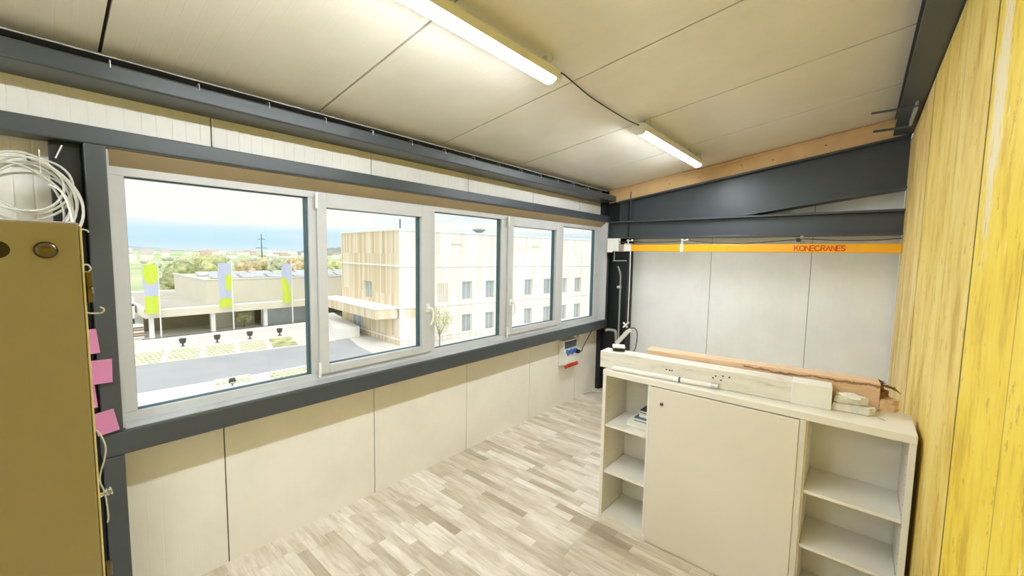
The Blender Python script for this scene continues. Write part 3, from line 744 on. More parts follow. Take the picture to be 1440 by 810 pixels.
# ------------------------------------------------------------------ tall cabinet at the near side
TY = 1.15
tc = thing('tall_cabinet', (-.35, TY + .25, 0), 'tall beige cabinet with a round knob at the photo edge', 'cabinet')
obj('carcass', bx(-.80, .057, TY + .022, TY + .50, 0, 1.975), M['tall_edge'], tc, bevel=.003)
td = obj('cabinet_door', bx(-.78, .0565, TY, TY + .0195, .03, 1.984), M['tall'], tc, bevel=.004)
obj('door_edge', bx(.0568, .0600, TY + .001, TY + .0195, .03, 1.978), M['tall_edge'], td, bevel=.001)
bm = BM(); lathe(bm, [(.0150, 0), (.0158, .002), (.0150, .006), (.0118, .010), (.0075, .0125), (.0045, .0135), (.0040, .019), (.001, .020)], (.012, TY, 1.930), (0, -1, 0), 24); obj('knob', bm, M['brass'], td, smooth=True)
bm = BM(); lathe(bm, [(.0155, 0), (.014, .001), (.012, .0008)], (-.045, TY, 1.930), (0, -1, 0), 24); obj('lock_hole', bm, M['black'], td, smooth=True)
for zz in (1.858, 1.25, .35):
    bm = BM(); lathe(bm, [(.0058, -.030), (.0058, -.001), (.0050, 0), (.0058, .001), (.0058, .030)], (.0655, TY + .008, zz), (0, 0, 1), 12); box(bm, .0575, .064, TY + .006, TY + .012, zz - .028, zz + .028)
    obj('hinge', bm, M['brass'], td, smooth=True)
# hooks on the cabinet flank
def hook(label, pts, m='white_cable', r=.0016):
    bm = BM(); tube(bm, spline(pts, 6), r, 6); return tag(obj('wire_hook', bm, M[m], smooth=True), label, 'hook')
yy = TY + .03
hook('white wire hook at the top corner of the tall cabinet', [(.057, yy, 1.969), (.062, yy, 1.972), (.069, yy, 1.970), (.071, yy, 1.966)])
hook('small white wire ring above the cabinet hinge', [(.058, yy, 1.90), (.066, yy, 1.902), (.0705, yy, 1.894), (.066, yy, 1.887), (.058, yy, 1.888)])
hook('pale open wire hook below the cabinet hinge', [(.058, yy, 1.806), (.068, yy, 1.803), (.082, yy, 1.803), (.0855, yy, 1.810), (.080, yy, 1.815)])
ch = thing('coat_hook', (.065, yy, 1.42), 'chrome double knob hook on the tall cabinet flank', 'hook')
bm = BM(); lathe(bm, [(.009, 0), (.005, .003), (.004, .010), (.006, .013), (.008, .016), (.005, .018), (.009, .021), (.006, .023)], (.0575, yy, 1.418), (1, 0, .2), 16); obj('hook_stem', bm, M['chrome'], ch, smooth=True)
bm = BM(); tube(bm, spline([(.060, yy + .02, 1.555), (.068, yy + .02, 1.545), (.0755, yy + .02, 1.515), (.0735, yy + .02, 1.49), (.066, yy + .02, 1.46), (.064, yy + .02, 1.44), (.070, yy + .02, 1.41), (.073, yy + .02, 1.36), (.071, yy + .02, 1.345)], 6), .0016, 6)
tag(obj('dangling_cord', bm, M['white_cable'], smooth=True), 'pale cord dangling down the flank of the tall cabinet', 'cord')

# sticky notes on the post
def note(label, x, z, w, h, rot, y):
    bm = BM()
    nx = 6; a = math.radians(rot)
    g = []
    for i in range(nx + 1):
        row = []
        for jz in range(nx + 1):
            u = (i / nx - .5) * w; v2 = (jz / nx - .5) * h
            row.append(bm.verts.new((x + u * math.cos(a) - v2 * math.sin(a), y - .010 * (1 - jz / nx) ** 2, z + u * math.sin(a) + v2 * math.cos(a))))
        g.append(row)
    for i in range(nx):
        for jz in range(nx): bm.faces.new((g[i][jz], g[i + 1][jz], g[i + 1][jz + 1], g[i][jz + 1]))
    bmesh.ops.solidify(bm, geom=bm.faces[:], thickness=.0004)
    return tag(obj('sticky_note', bm, M['pink'], smooth=True), label, 'sticky note', 'pink notes stuck beside the window post')
note('highest narrow looking pink sticky note on the post', .131, 1.50, .076, .115, 4, YF - .002)
note('large pink sticky note in the middle of the post', .167, 1.354, .085, .112, -2, YF - .006)
note('pink sticky note mostly hidden below the middle one', .112, 1.245, .076, .12, 3, YF - .003)
note('lowest tilted pink sticky note above the sill corner', .176, 1.106, .076, .108, 9, YF - .004)

# coil of cables above the tall cabinet
cc = thing('cable_coil', (0.0, 2.70, 2.0), 'coil of pale grey cables hanging behind the top of the tall cabinet', 'cable coil')
random.seed(11)
for i in range(13):
    bm = BM(); pts = []; sm_ = i % 3 == 2
    cx_, cz_ = -.025 + random.uniform(-.02, .02), 2.115 + random.uniform(-.022, .022)
    ra, rb = .155 + random.uniform(-.035, .025), .185 + random.uniform(-.04, .03); til = random.uniform(-.3, .3); ph = random.uniform(0, 6)
    if sm_: ra, rb, cx_, cz_ = ra * .72, rb * .66, cx_ + .025, 2.178 + random.uniform(-.02, .02)
    for k in range(40):
        a = 2 * math.pi * k / 40
        u, w_ = ra * math.cos(a) * (1 + .05 * math.sin(2 * a + ph)), rb * math.sin(a) * (1 + .04 * math.sin(3 * a + ph))
        pts.append((cx_ + u * math.cos(til) - w_ * math.sin(til), 2.66 + .015 * math.sin(a + ph) + .006 * i - .03, cz_ + u * math.sin(til) + w_ * math.cos(til)))
    tube(bm, pts, .0048, 7, closed=True); obj('cable_loop', bm, M['white_cable'], cc, smooth=True)
bm = BM(); tube(bm, [(.030, 2.60, 2.24), (.030, 2.60, 2.335), (.031, 2.70, 2.338), (.031, 2.70, 2.24)], .0022, 6, closed=True); obj('cable_tie', bm, M['foam'], cc)
bm = BM(); tube(bm, spline([(.05, 2.62, 2.20), (.085, 2.615, 2.17), (.105, 2.61, 2.09), (.11, 2.61, 1.985)], 6), .004, 6); obj('loose_end', bm, M['white'], cc, smooth=True)
bm = BM(); tube(bm, [(.078, 2.75, 2.33), (.10, 2.74, 2.39)], .003, 6); obj('loose_end', bm, M['white'], cc)
bm = BM(); tube(bm, [(.0, 2.68, 2.318), (0.0, 2.862, 2.325)], .006, 8); obj('wall_peg', bm, M['steel_dark'], cc)

# ------------------------------------------------------------------ OUTSIDE
GZ = -6.2
bm = BM(); box(bm, -900, 2600, 60, 3200, GZ - .5, GZ - .06); tag(obj('ground', bm, M['meadow']), 'pale green fields reaching out to the hills', kind='structure')
bm = BM(); prism(bm, [(-40, 8), (70, 8), (90, 75), (-40, 75)], GZ - .3, GZ - .02, 2); tag(obj('yard_paving', bm, M['pave']), 'white concrete paving of the yard outside', kind='structure')
bm = BM(); prism(bm, [(-40, 31.0), (3.3, 30.2), (12.3, 29.9), (17.2, 28.6), (17.9, 33.0), (18.9, 36.4), (14.8, 36.3), (4.2, 37.9), (-40, 42)], GZ - .1, GZ, 2)
tag(obj('road', bm, M['asphalt']), 'grey asphalt drive crossing the yard', kind='structure')
bm = BM(); prism(bm, [(-40, 30.85), (3.3, 30.05), (8.5, 29.55), (8.5, 29.35), (3.3, 29.8), (-40, 30.6)], GZ - .05, GZ + .12, 2)
tag(obj('kerb', bm, M['kerb']), 'white kerb along the near side of the asphalt drive', kind='structure')
# grass paver bays
names = ['far left', 'second', 'third', 'fourth', 'fifth']
lab = ['paved grass bay cut off by the first window frame', 'paved grass bay behind the first bollard', 'paved grass bay before the second bollard', 'paved grass bay before the third bollard', 'greenest paved grass bay before the farthest bollard']
for i in range(-1, 4):
    x0 = 5.78 + 2.29 * i; y0 = 37.94 - .27 * i
    bm = BM(); prism(bm, [(x0, y0 + .15), (x0 + 1.85, y0 - .22), (x0 + 2.75, y0 + 3.6), (x0 + .95, y0 + 3.95)], GZ - .05, GZ + .02, 2)
    o = tag(obj('grass_bay', bm, M['pavergrass']), lab[i + 1], 'grass bay', 'grass paver parking bays beyond the drive')
    if i == 3: o.data.materials[0] = M['leaf2']
    # white edging stone at the head
    bm = BM(); prism(bm, [(x0 + .9, y0 + 4.0), (x0 + 2.75, y0 + 3.65), (x0 + 2.8, y0 + 3.85), (x0 + .95, y0 + 4.2)], GZ, GZ + .16, 2); obj('edging_stone', bm, M['kerb'], o)
for (x0, y0, w_, lb) in ((6.5, 28.9, 1.9, 'near grass bay behind the small floodlight'), (9.3, 27.9, 2.6, 'near grass bay at the first pane corner')):
    bm = BM(); prism(bm, [(x0, y0), (x0 + w_, y0 - .3), (x0 + w_ + .4, y0 + 1.3), (x0 + .4, y0 + 1.5)], GZ - .05, GZ + .02, 2); tag(obj('grass_bay', bm, M['pavergrass']), lb, 'grass bay', 'grass paver bays on the near side of the drive')
# bollard lights
def bollard(x, y, label):
    r = thing('bollard_light', (x, y, GZ), label, 'bollard light', 'dark bollard lights beside the grass bays')
    bm = BM(); lathe(bm, [(.06, 0), (.06, .30), (.19, .34), (.24, .6), (.25, .72), (.05, .74)], (x, y, GZ), (0, 0, 1), 12); obj('lamp_head', bm, M['exdark'], r)
    bm = BM(); lathe(bm, [(.17, 0), (.17, .06), (.06, .12)], (x, y, GZ), (0, 0, 1), 12); obj('base', bm, M['exdark'], r)
for (x, y), lb in zip([(7.6, 42.6), (9.95, 42.4), (12.4, 42.2), (14.85, 42.0)], ['dark bollard nearest the yellow and lilac flag', 'second dark bollard from the near flag', 'third dark bollard beside the white wall', 'farthest dark bollard before the canopy']):
    bollard(x, y, lb)
# low wall and handrail before the canopy
tag(obj('yard_parapet', bx(-10, 20.9, 46.0, 46.15, GZ, GZ + .35), M['kerb']), 'low white parapet before the canopy building', 'parapet')
bm = BM(); tube(bm, [(5.5, 46.07, GZ + .42), (20.9, 46.07, GZ + .42)], .03, 6)
tag(obj('handrail', bm, M['exdark']), 'thin dark rail on top of the low white parapet', 'rail')
# canopy building
cb2 = thing('canopy_building', (16, 52, GZ), 'low pale building with a flat canopy roof behind the flags', 'building')
obj('canopy_roof', bx(5.9, 33, 47.0, 68, -4.15, -3.50), M['conc'], cb2)
bm = BM(); box(bm, 6.2, 33, 47.4, 67.6, -3.55, -3.46); obj('roof_gravel', bm, M['roofgrey'], cb2)
bm = BM(); box(bm, 5.9, 33, 47.0, 47.25, -3.5, -3.38); box(bm, 5.9, 33, 67.7, 68, -3.5, -3.3); box(bm, 5.9, 6.2, 47.0, 68, -3.5, -3.38); obj('roof_edge', bm, M['kerb'], cb2)
ub = obj('upper_block', bx(10.9, 33, 49.6, 64, -3.46, -1.08), M['conc'], cb2)
obj('roof_edge', bx(10.8, 33, 49.5, 49.8, -1.08, -.98), M['kerb'], ub)
obj('roof_edge', bx(10.8, 11.1, 49.8, 64, -1.08, -.98), M['kerb'], ub)
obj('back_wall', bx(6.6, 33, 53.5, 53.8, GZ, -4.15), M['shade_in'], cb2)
obj('glass_front', bx(15.6, 22, 49.2, 49.3, GZ, -4.15), M['far_glass'], cb2)
obj('grey_bay', bx(11.3, 15.4, 50.6, 50.7, GZ, -4.15), M['roofgrey'], cb2)
for x in (6.35, 10.87, 15.44, 19.9, 24.5):
    obj('column', bx(x - .16, x + .16, 47.3, 47.6, GZ, -4.15), M['kerb'], cb2)
for k in range(14):   # solar panels on the block
    x = 11.9 + (k % 7) * 2.7; y = 51.2 + (k // 7) * 5.5
    bm = BM(); prism(bm, [(y, -1.02), (y + 1.9, -1.02), (y + 1.9, -.62)], x, x + 2.3, 0)
    o = obj('solar_panel', bm, M['solar'], None)
    tag(o, 'tilted solar panel on the roof of the upper block', 'solar panel', 'solar panels on the low building roof')
# pale delivery stall and pallets at the first pane edge
st = tag(obj('white_container', bx(4.4, 5.75, 51.2, 53.5, -4.6, -2.6), M['exwhite'], bevel=.05), 'white box body seen beside the first window frame', 'container')
obj('mark', bx(5.45, 5.7, 51.18, 51.2, -3.4, -3.2), M['exdark'], st)
obj('leg', bx(4.7, 4.8, 51.3, 53.4, GZ, -4.6), M['exdark'], st); obj('leg', bx(5.6, 5.7, 51.3, 53.4, GZ, -4.6), M['exdark'], st)
for k in range(5):
    tag(obj('stacked_pallet', bx(4.6, 6.05, 49.2, 50.4, GZ + .02 + .26 * k, GZ + .2 + .26 * k), M['roof_t'] if k % 2 else M['kerb']), 'flat pale bundle in the stack below the white box body', 'pallet', 'stacked bundles below the white box')
# bush inside the canopy
def blob(bm, c, r, seed, amp=.35, sub=3, sq=1.0):
    vs = bmesh.ops.create_icosphere(bm, subdivisions=sub, radius=1.0)['verts']
    for v_ in vs:
        d = v_.co.normalized(); k = 1 + amp * noise.noise(d * 2.2 + Vector((seed, 0, 0))) + amp * .5 * noise.noise(d * 6 + Vector((0, seed, 0)))
        v_.co = Vector(c) + Vector((d.x * r * k, d.y * r * k, d.z * r * k * sq))
def leafy(bm, c, r, seed, n, size, sq=1.0):
    rr = random.Random(seed)
    for _ in range(n):
        d = Vector((rr.gauss(0, 1), rr.gauss(0, 1), rr.gauss(0, 1))).normalized(); rad = r * (rr.random() ** .4) * (1 + .3 * noise.noise(d * 2 + Vector((seed, 0, 0))))
        p = Vector(c) + Vector((d.x * rad, d.y * rad, d.z * rad * sq)); a = Vector((rr.gauss(0, 1), rr.gauss(0, 1), rr.gauss(0, 1))).normalized(); b_ = a.orthogonal().normalized(); s = size * (.6 + rr.random() * .8)
        bm.faces.new([bm.verts.new(p + a * s), bm.verts.new(p + b_ * s * .5), bm.verts.new(p - a * s), bm.verts.new(p - b_ * s * .5)])
def tree(x, y, base, h, r, mat, label, seed, name='tree', group=None, sq=.9, n=900, leaf=.16):
    t_ = thing(name, (x, y, base), label, 'tree', group)
    bm = BM(); tube(bm, [(x, y, base), (x + .02 * h, y, base + h * .35), (x, y, base + h * .7)], [h * .03, h * .022, h * .01], 7)
    for k in range(4):
        a = k * 1.6 + seed; tube(bm, [(x, y, base + h * (.35 + .05 * k)), (x + r * .5 * math.cos(a), y + r * .5 * math.sin(a), base + h * (.62 + .06 * k))], [h * .014, h * .005], 5)
    obj('trunk', bm, M['bark'], t_)
    bm = BM(); cz = base + h - r * sq
    for k in range(5):
        a = k * 1.256 + seed; blob(bm, (x + r * .42 * math.cos(a), y + r * .42 * math.sin(a), cz + r * sq * .35 * math.sin(k * 2.1 + seed)), r * .55, seed + k, .4, 2, sq)
    leafy(bm, (x, y, cz), r * 1.08, seed, n, leaf, sq)
    obj('crown', bm, mat, t_)
    return t_
def polar(az, d): return d * math.cos(R(az)), d * math.sin(R(az))
for (az, d, h, r, m_, lb, sd) in [
    (79.6, 105, 6.6, 3.6, 'leaf1', 'darker olive tree left of the pale roof block', 1), (77.3, 112, 7.4, 3.5, 'leaf2', 'yellow green rounded tree in the middle of the first pane', 2),
    (81.2, 92, 3.6, 1.9, 'leaf1', 'low olive shrub beside the first flag', 3), (78.6, 88, 3.4, 1.8, 'leaf3', 'low reddish shrub before the olive tree', 4),
    (73.8, 150, 5.6, 3.4, 'leaf3', 'pale orange autumn tree left of the pylon', 5), (72.1, 182, 5.8, 3.6, 'leaf3', 'russet autumn tree at the pylon foot', 6),
    (70.3, 170, 6.6, 4.2, 'leaf4', 'pale green tree right of the pylon', 7), (68.6, 150, 6.4, 3.8, 'leaf3', 'golden autumn tree at the first pane right edge', 8),
    (64.2, 150, 6.0, 3.6, 'leaf2', 'yellowish tree seen left of the timber building', 9), (62.9, 160, 6.8, 3.6, 'leaf4', 'grey green tree close to the timber building corner', 10)]:
    x, y = polar(az, d); tree(x, y, GZ, h, r, M[m_], lb, sd, group='trees beyond the low building')
tree(14.1, 49.6, GZ, 1.75, .75, M['leaf2'], 'small yellow bush under the canopy roof', 12, name='bush', n=400, leaf=.12)
# pylon
px_, py_ = polar(72.12, 190)
py = thing('pylon', (px_, py_, GZ), 'thin power pylon with three cross arms on the skyline', 'pylon')
bm = BM(); tube(bm, [(px_, py_, GZ), (px_, py_, 8.6)], [.24, .10], 6); obj('mast', bm, M['exdark'], py)
dx, dy = math.sin(R(72)), -math.cos(R(72))
for zz, hw in ((6.4, 1.1), (2.9, 1.8), (-.3, 1.4)):
    bm = BM(); tube(bm, [(px_ - dx * hw * 1.2, py_ - dy * hw * 1.2, zz), (px_ + dx * hw * 1.2, py_ + dy * hw * 1.2, zz)], .06, 5); tube(bm, [(px_ - dx * hw, py_ - dy * hw, zz), (px_, py_, zz + .5), (px_ + dx * hw, py_ + dy * hw, zz)], .05, 4); obj('cross_arm', bm, M['exdark'], py)
# hills
def hill(name, label, az0, az1, d, prof, mat, thick=260, jag=1.0):
    bm = BM(); n = 80; A_, B_, C_ = [], [], []
    for i in range(n + 1):
        f = i / n; az = az0 + (az1 - az0) * f
        q = f * (len(prof) - 1); k = min(int(q), len(prof) - 2); e = prof[k] + (prof[k + 1] - prof[k]) * (q - k)
        x, y = polar(az, d); hgt = EYE + d * math.tan(R(e)) + jag * d * .0009 * noise.noise(Vector((i * .6, d, 0)))
        x2, y2 = polar(az, d + thick); x0, y0 = polar(az, d - thick * .8)
        A_.append(bm.verts.new((x0, y0, GZ - .5))); B_.append(bm.verts.new((x, y, hgt))); C_.append(bm.verts.new((x2, y2, GZ - .5)))
    for i in range(n):
        bm.faces.new((A_[i], A_[i + 1], B_[i + 1], B_[i])); bm.faces.new((B_[i], B_[i + 1], C_[i + 1], C_[i]))
    return tag(obj(name, bm, M[mat], smooth=True), label, kind='structure')
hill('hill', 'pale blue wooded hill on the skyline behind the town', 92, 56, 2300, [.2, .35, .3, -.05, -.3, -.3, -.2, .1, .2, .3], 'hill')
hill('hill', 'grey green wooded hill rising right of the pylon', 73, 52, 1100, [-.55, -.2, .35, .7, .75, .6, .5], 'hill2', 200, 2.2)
# town
random.seed(5)
h0 = None
for i in range(44):
    az = random.uniform(62.5, 85.5); d = random.uniform(330, 900); x, y = polar(az, d); s = random.uniform(5, 10) * d / 500; hh_ = random.uniform(3.5, 6.5) * (.7 + d / 1100)
    gz = GZ - .1
    t_ = thing('distant_house', (x, y, gz), 'small pale house in the distant town below the hills', 'house', 'houses of the distant town')
    obj('walls', bx(x - s / 2, x + s / 2, y - s / 3, y + s / 3, gz, gz + hh_ * .7), M['exwhite'], t_)
    bm = BM(); prism(bm, [(y - s / 2.6, gz + hh_ * .7), (y + s / 2.6, gz + hh_ * .7), (y, gz + hh_)], x - s / 1.9, x + s / 1.9, 0); obj('roof', bm, M[random.choice(['roof_t', 'exwhite', 'roofgrey'])], t_)
# tree belt in the distance
for i in range(26):
    az = 63 + 23 * (i + random.random() * .4) / 26; d = 235 + 70 * (i % 3); x, y = polar(az, d); r = random.uniform(1.6, 3.0) * d / 350
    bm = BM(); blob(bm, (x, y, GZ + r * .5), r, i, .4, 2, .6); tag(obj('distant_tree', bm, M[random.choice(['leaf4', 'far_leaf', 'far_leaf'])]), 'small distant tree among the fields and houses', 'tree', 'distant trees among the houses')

# flags
def flag(px, fx0, fx1, zt, zb, mat, label):
    y = 46.35; r = thing('flag', (px, y, GZ), label, 'flag', 'tall yellow and lilac banner flags')
    bm = BM(); tube(bm, [(px, y, GZ), (px, y, zt + .25)], [.06, .035], 8); obj('flagpole', bm, M['exwhite'], r)
    bm = BM(); nx, nz = 8, 20; g = []
    for i in range(nx + 1):
        g.append([bm.verts.new((fx0 + (fx1 - fx0) * i / nx + .06 * math.sin(k * .3) * (1 - i / nx), y - .05 + .08 * math.sin(i * .9 + k * .25), zb + (zt - zb) * k / nz)) for k in range(nz + 1)])
    for i in range(nx):
        for k in range(nz): bm.faces.new((g[i][k], g[i + 1][k], g[i + 1][k + 1], g[i][k + 1]))
    bmesh.ops.solidify(bm, geom=bm.faces[:], thickness=.01)
    obj('banner', bm, mat, r, smooth=True); return r
Z0 = GZ
def fz(z): return z - GZ
flag(6.82, 5.80, 6.76, .62, -3.62, flag_mat('banner_a', [('c', -.52, fz(-.15), .52, 1.0), ('r', -.45, fz(-2.9), .55, .75)]), 'flag with a yellow disc above and a yellow block below, nearest the frame')
flag(12.28, 11.15, 12.2, .70, -3.55, flag_mat('banner_b', [('c', -.25, fz(-1.2), .32, .85), ('c', -.55, fz(-3.4), .75, .75)]), 'middle flag with a small yellow oval on lilac')
flag(17.75, 16.75, 17.7, .60, -3.55, flag_mat('banner_c', [('c', -1.0, fz(-2.4), .85, 1.6), ('r', -.6, fz(-3.1), .5, .7)]), 'flag farthest right with yellow filling its lower half')
# small dark floodlight by the near kerb
fl = thing('floodlight', (7.3, 28.3, GZ), 'small dark floodlight on a bracket by the near kerb', 'floodlight')
bm = BM(); tube(bm, [(7.3, 28.3, GZ), (7.3, 28.3, GZ + .15)], .03, 6); tube(bm, [(7.12, 28.3, GZ + .34), (7.16, 28.3, GZ + .16), (7.3, 28.3, GZ + .14), (7.44, 28.3, GZ + .16), (7.48, 28.3, GZ + .34)], .02, 5); obj('bracket', bm, M['exdark'], fl)
obj('lamp_head', bx(7.15, 7.45, 28.24, 28.38, GZ + .22, GZ + .46, rot=Matrix.Rotation(R(25), 3, 'X')), M['exdark'], fl, bevel=.02)

# big timber-clad building
C = Vector((20.437, 30.408)); Lc = Vector((21.38, 42.4)); du = Vector((46.089 - 20.437, 25.9 - 30.408)).normalized(); Rc = C + du * 46
dl = (Lc - C).normalized(); bk = Rc + Vector((-du.y, du.x)) * 12
ZT = 3.916
bb = thing('office_building', (C.x, C.y, GZ), 'three storey timber clad building with rows of windows', 'building')
def quad_strip(bm, p, q, nrm, z0, z1, t0, t1):
    """slab along p-q, from offset t0 to t1 along outward normal"""
    pl = [p + nrm * t0, q + nrm * t0, q + nrm * t1, p + nrm * t1]
    prism(bm, [tuple(v_) for v_ in pl], z0, z1, 2)
nr = Vector((du.y, -du.x)); nl = Vector((-dl.y, dl.x))
def facade(p, d, L, n_, mat, holes, name, z0=GZ, z1=ZT, th=.35):
    """wall along direction d with rectangular window openings [(s0,s1,z0,z1)], built of solid pieces"""
    bm = BM(); ss = sorted({0.0, L} | {h[0] for h in holes} | {h[1] for h in holes}); zs = sorted({z0, z1} | {h[2] for h in holes} | {h[3] for h in holes})
    for a, c in zip(ss, ss[1:]):
        for e, f in zip(zs, zs[1:]):
            if any(h[0] <= a and c <= h[1] and h[2] <= e and f <= h[3] for h in holes): continue
            pl = [p + d * a, p + d * c, p + d * c - n_ * th, p + d * a - n_ * th]; prism(bm, [tuple(v_) for v_ in pl], e, f, 2)
    bmesh.ops.remove_doubles(bm, verts=bm.verts, dist=1e-4)
    w_ = obj(name, bm, mat, bb)
    for h in holes:
        bm = BM(); a, c = p + d * h[0], p + d * h[1]
        for (s0, s1, e, f) in ((h[0], h[0] + .07, h[2], h[3]), (h[1] - .07, h[1], h[2], h[3]), (h[0] + .07, h[1] - .07, h[2], h[2] + .08), (h[0] + .07, h[1] - .07, h[3] - .08, h[3]), ((h[0] + h[1]) / 2 - .03, (h[0] + h[1]) / 2 + .03, h[2] + .08, h[3] - .08)):
            pl = [p + d * s0 - n_ * .2, p + d * s1 - n_ * .2, p + d * s1 - n_ * .27, p + d * s0 - n_ * .27]; prism(bm, [tuple(v_) for v_ in pl], e, f, 2)
        wf = obj('window', bm, M['conc'], bb)
        bm = BM(); pl = [p + d * (h[0] + .02) - n_ * .24, p + d * (h[1] - .02) - n_ * .24, p + d * (h[1] - .02) - n_ * .26, p + d * (h[0] + .02) - n_ * .26]; prism(bm, [tuple(v_) for v_ in pl], h[2] + .02, h[3] - .02, 2); obj('pane', bm, M['far_glass'], wf)
ws = [6.44, 9.24, 14.5, 17.4, 20.1, 22.6, 28.0, 30.8, 36, 39]
holes = []
for s in ws: holes += [(s, s + 1.15, -2.52, -.72), (s, s + 1.15, -5.76, -3.95)]
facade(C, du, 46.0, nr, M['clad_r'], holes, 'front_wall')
# side facade: openings measured from corner along dl
facade(C, dl, 12.2, nl, M['clad_l'], [(5.14, 6.97, -2.5, -.82), (7.2, 9.4, GZ + .05, -3.8)], 'side_wall')
bm = BM(); prism(bm, [tuple(C), tuple(Rc), tuple(bk), tuple(Lc + du * 2)], ZT, ZT + .02, 2); obj('roof', bm, M['roofgrey'], bb)
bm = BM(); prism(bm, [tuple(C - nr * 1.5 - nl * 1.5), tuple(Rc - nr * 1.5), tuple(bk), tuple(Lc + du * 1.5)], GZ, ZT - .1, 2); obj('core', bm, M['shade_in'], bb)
for z in (.743, -2.93, GZ + .45, ZT - .02):
    bm = BM(); hh_ = .13
    quad_strip(bm, C - du * .08, Rc, nr, z, z + hh_, -.0, .12); quad_strip(bm, C - dl * .08, Lc, nl, z, z + hh_, .0, .12)
    obj('ledge', bm, M['kerb'], bb)
# slatted louvres on the front wall
for z0, z1 in ((-2.6, -.8), (-5.76, -4.0)):
    bm = BM()
    for k in range(6):
        s = 3.75 + k * .2; quad_strip(bm, C + du * s, C + du * (s + .09), nr, z0, z1, .002, .08)
    obj('louvre', bm, M['conc'], bb)
for s in (5.2, 15.5, 26):
    bm = BM(); quad_strip(bm, C + du * s, C + du * (s + 1.1), nr, 2.86, 3.0, .002, .14); obj('wall_vent', bm, M['conc'], bb)
bm = BM(); quad_strip(bm, C + du * 10.0, C + du * 10.8, nr, 1.15, 2.55, .002, .05); obj('hatch', bm, M['exwhite'], bb)
# entrance canopy along the side facade
E0 = Vector((18.65, 31.43)); E1 = Vector((19.7, 43.8))
en = (Vector((1, 0)))
bm = BM(); prism(bm, [tuple(E0), tuple(C + dl * -.0 + du * 1.75 + nr * .02), tuple(C + nl * .0 + dl * .01), tuple(Lc + dl * 1.4), tuple(E1)], -3.82, -2.98, 2)
ec = obj('entrance_canopy', bm, M['clad_l'], bb)
bm = BM(); prism(bm, [tuple(E0 + Vector((-.06, -.06))), tuple(C + du * 1.75 + nr * .1), tuple(C + nl * .05), tuple(Lc + dl * 1.4), tuple(E1 + Vector((-.06, 0)))], -2.98, -2.86, 2); obj('canopy_edge', bm, M['kerb'], ec)
# small dark lights of the entrance doors
for a in (7.3, 8.4):
    bm = BM(); pl = [C + dl * a, C + dl * (a + .9), C + dl * (a + .9) + nl * .06, C + dl * a + nl * .06]; prism(bm, [tuple(v_) for v_ in pl], GZ + .05, -3.85, 2); o = obj('entrance_door', bm, M['far_glass'], bb)
    for s in (a - .03, a + .87):
        bm = BM(); pl = [C + dl * s, C + dl * (s + .08), C + dl * (s + .08) + nl * .09, C + dl * s + nl * .09]; prism(bm, [tuple(v_) for v_ in pl], GZ + .05, -3.85, 2); obj('door_frame', bm, M['exwhite'], o)
# roof cowl and antenna
rc = C + du * 9.2 - nr * 1.2
bm = BM(); lathe(bm, [(.25, 0), (.25, .2), (.5, .35), (.75, .5), (.5, .62), (.1, .66)], (rc.x, rc.y, ZT), (0, 0, 1), 16); tag(obj('roof_cowl', bm, M['far_glass']), 'grey dished ventilation cowl on the timber building roof', 'vent')
ra = C + du * 1.0 - nr * 2; bm = BM(); tube(bm, [(ra.x, ra.y, ZT), (ra.x, ra.y, ZT + 1.1)], .05, 6); tag(obj('roof_antenna', bm, M['exdark']), 'short thin mast on the timber building roof', 'antenna')
# white stair wall beside the drive
bm = BM(); prism(bm, [(17.6, 36.6), (20.0, 36.4), (22.5, 47), (21.6, 47)], GZ, GZ + 1.0, 2)
tag(obj('ramp_wall', bm, M['kerb']), 'white low wall beside the entrance of the timber building', 'wall')
# slender bare tree in front of the facade
sp = thing('sapling', (22.6, 27.6, GZ), 'slender pale sapling with sparse leaves before the timber building', 'tree')
bm = BM(); rr = random.Random(3); tips = []
tube(bm, [(22.6, 27.6, GZ), (22.62, 27.6, GZ + 1.6)], [.05, .035], 6)
for k in range(9):
    a = rr.uniform(0, 6.28); top_ = Vector((22.6 + rr.uniform(.3, 1.1) * math.cos(a), 27.6 + .8 * math.sin(a), GZ + rr.uniform(2.2, 3.4))); tube(bm, [(22.62, 27.6, GZ + .8 + .1 * k), (22.62 + (top_.x - 22.62) * .6, 27.6 + (top_.y - 27.6) * .6, (GZ + 1 + top_.z) / 2), top_], [.025, .016, .006], 5); tips.append(top_)
obj('branches', bm, M['bark'], sp)
bm = BM()
for p_ in tips: leafy(bm, p_ - Vector((0, 0, .3)), .55, int(p_.x * 100), 130, .07, 1.3)
obj('leaves', bm, M['leaf2'], sp)

# ------------------------------------------------------------------ world: thin bright cloud over pale blue
w = bpy.data.worlds.new('World'); S.world = w; w.use_nodes = True; nt = w.node_tree; nt.nodes.clear()
def wn_(k, **kw):
    n_ = nt.nodes.new(k)
    for a, c in kw.items(): setattr(n_, a, c)
    return n_
tcw = wn_('ShaderNodeTexCoord'); spw = wn_('ShaderNodeSeparateXYZ'); nt.links.new(tcw.outputs['Generated'], spw.inputs[0])
rmp = wn_('ShaderNodeValToRGB'); nt.links.new(spw.outputs[2], rmp.inputs[0]); e = rmp.color_ramp.elements
stops = [(0.0, lin((218, 236, 244))), (.018, lin((196, 229, 246))), (.040, lin((204, 234, 249))), (.058, lin((248, 249, 244))), (.2, lin((248, 249, 246))), (1.0, (1, 1, 1, 1))]
while len(e) < len(stops): e.new(.5)
for i, (p_, c_) in enumerate(stops): e[i].position = p_; e[i].color = c_
mp = wn_('ShaderNodeMapping'); mp.inputs['Scale'].default_value = (1.2, 1.2, 9.0); nt.links.new(tcw.outputs['Generated'], mp.inputs[0])
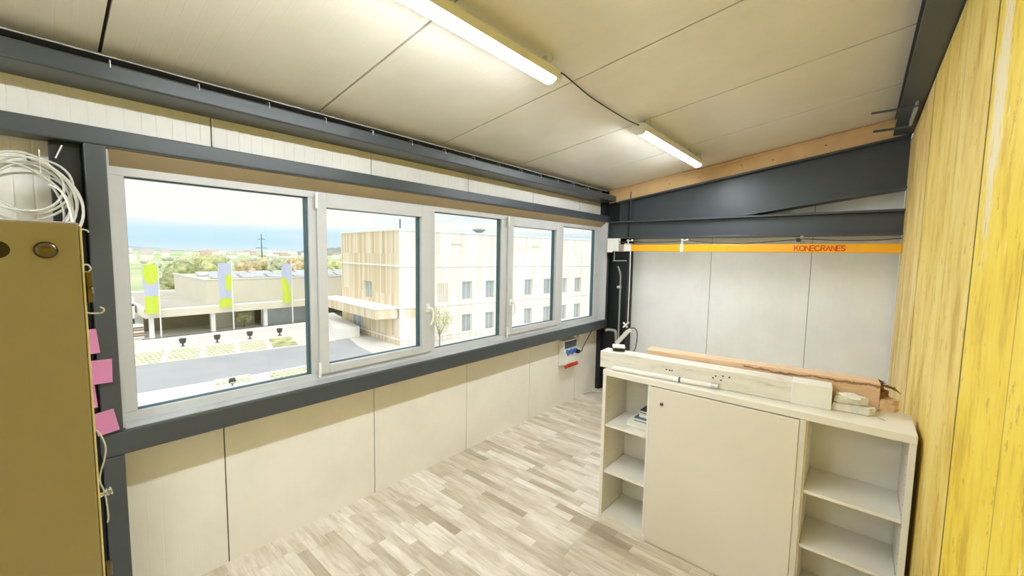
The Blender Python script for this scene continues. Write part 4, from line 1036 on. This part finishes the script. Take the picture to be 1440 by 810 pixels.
ns = wn_('ShaderNodeTexNoise'); ns.inputs['Scale'].default_value = 2.6; ns.inputs['Detail'].default_value = 5; nt.links.new(mp.outputs[0], ns.inputs['Vector'])
cr_ = wn_('ShaderNodeValToRGB'); nt.links.new(ns.outputs[0], cr_.inputs[0]); cr_.color_ramp.elements[0].position = .56; cr_.color_ramp.elements[1].position = .74
mxw = wn_('ShaderNodeMix', data_type='RGBA'); nt.links.new(cr_.outputs[0], mxw.inputs[0]); nt.links.new(rmp.outputs[0], mxw.inputs[6]); mxw.inputs[7].default_value = lin((222, 236, 246))
bg = wn_('ShaderNodeBackground'); nt.links.new(mxw.outputs[2], bg.inputs[0]); bg.inputs[1].default_value = 0.93
wo = wn_('ShaderNodeOutputWorld'); nt.links.new(bg.outputs[0], wo.inputs[0])
# veiled sun, very soft, from high behind the building
sd = bpy.data.lights.new('sun', 'SUN'); sd.energy = 1.1; sd.angle = R(25); sd.color = (1, .97, .9)
so = bpy.data.objects.new('sun', sd); COL.objects.link(so); so.rotation_euler = (R(38), 0, R(-25)); so.location = (0, -5, 20)

# ------------------------------------------------------------------ camera
cam = bpy.data.cameras.new('camera'); co = bpy.data.objects.new('camera', cam); COL.objects.link(co)
cam.sensor_width = 36; cam.lens = 572.44 / 1440 * 36; cam.clip_start = .02; cam.clip_end = 6000
yaw, pit, rol = .707973, -.0815605, .0162896
f_ = Vector((math.cos(yaw), math.sin(yaw), 0)); r_ = Vector((math.sin(yaw), -math.cos(yaw), 0)); u_ = Vector((0, 0, 1))
f2 = f_ * math.cos(pit) + u_ * math.sin(pit); u2 = u_ * math.cos(pit) - f_ * math.sin(pit)
r3 = r_ * math.cos(rol) + u2 * math.sin(rol); u3 = u2 * math.cos(rol) - r_ * math.sin(rol)
co.matrix_world = Matrix(((r3.x, u3.x, -f2.x, 0), (r3.y, u3.y, -f2.y, 0), (r3.z, u3.z, -f2.z, EYE), (0, 0, 0, 1)))
S.camera = co
S.view_settings.view_transform = 'Standard'; S.view_settings.look = 'None'; S.view_settings.exposure = 0.28; S.view_settings.gamma = 1.0; S.view_settings.use_curve_mapping = False
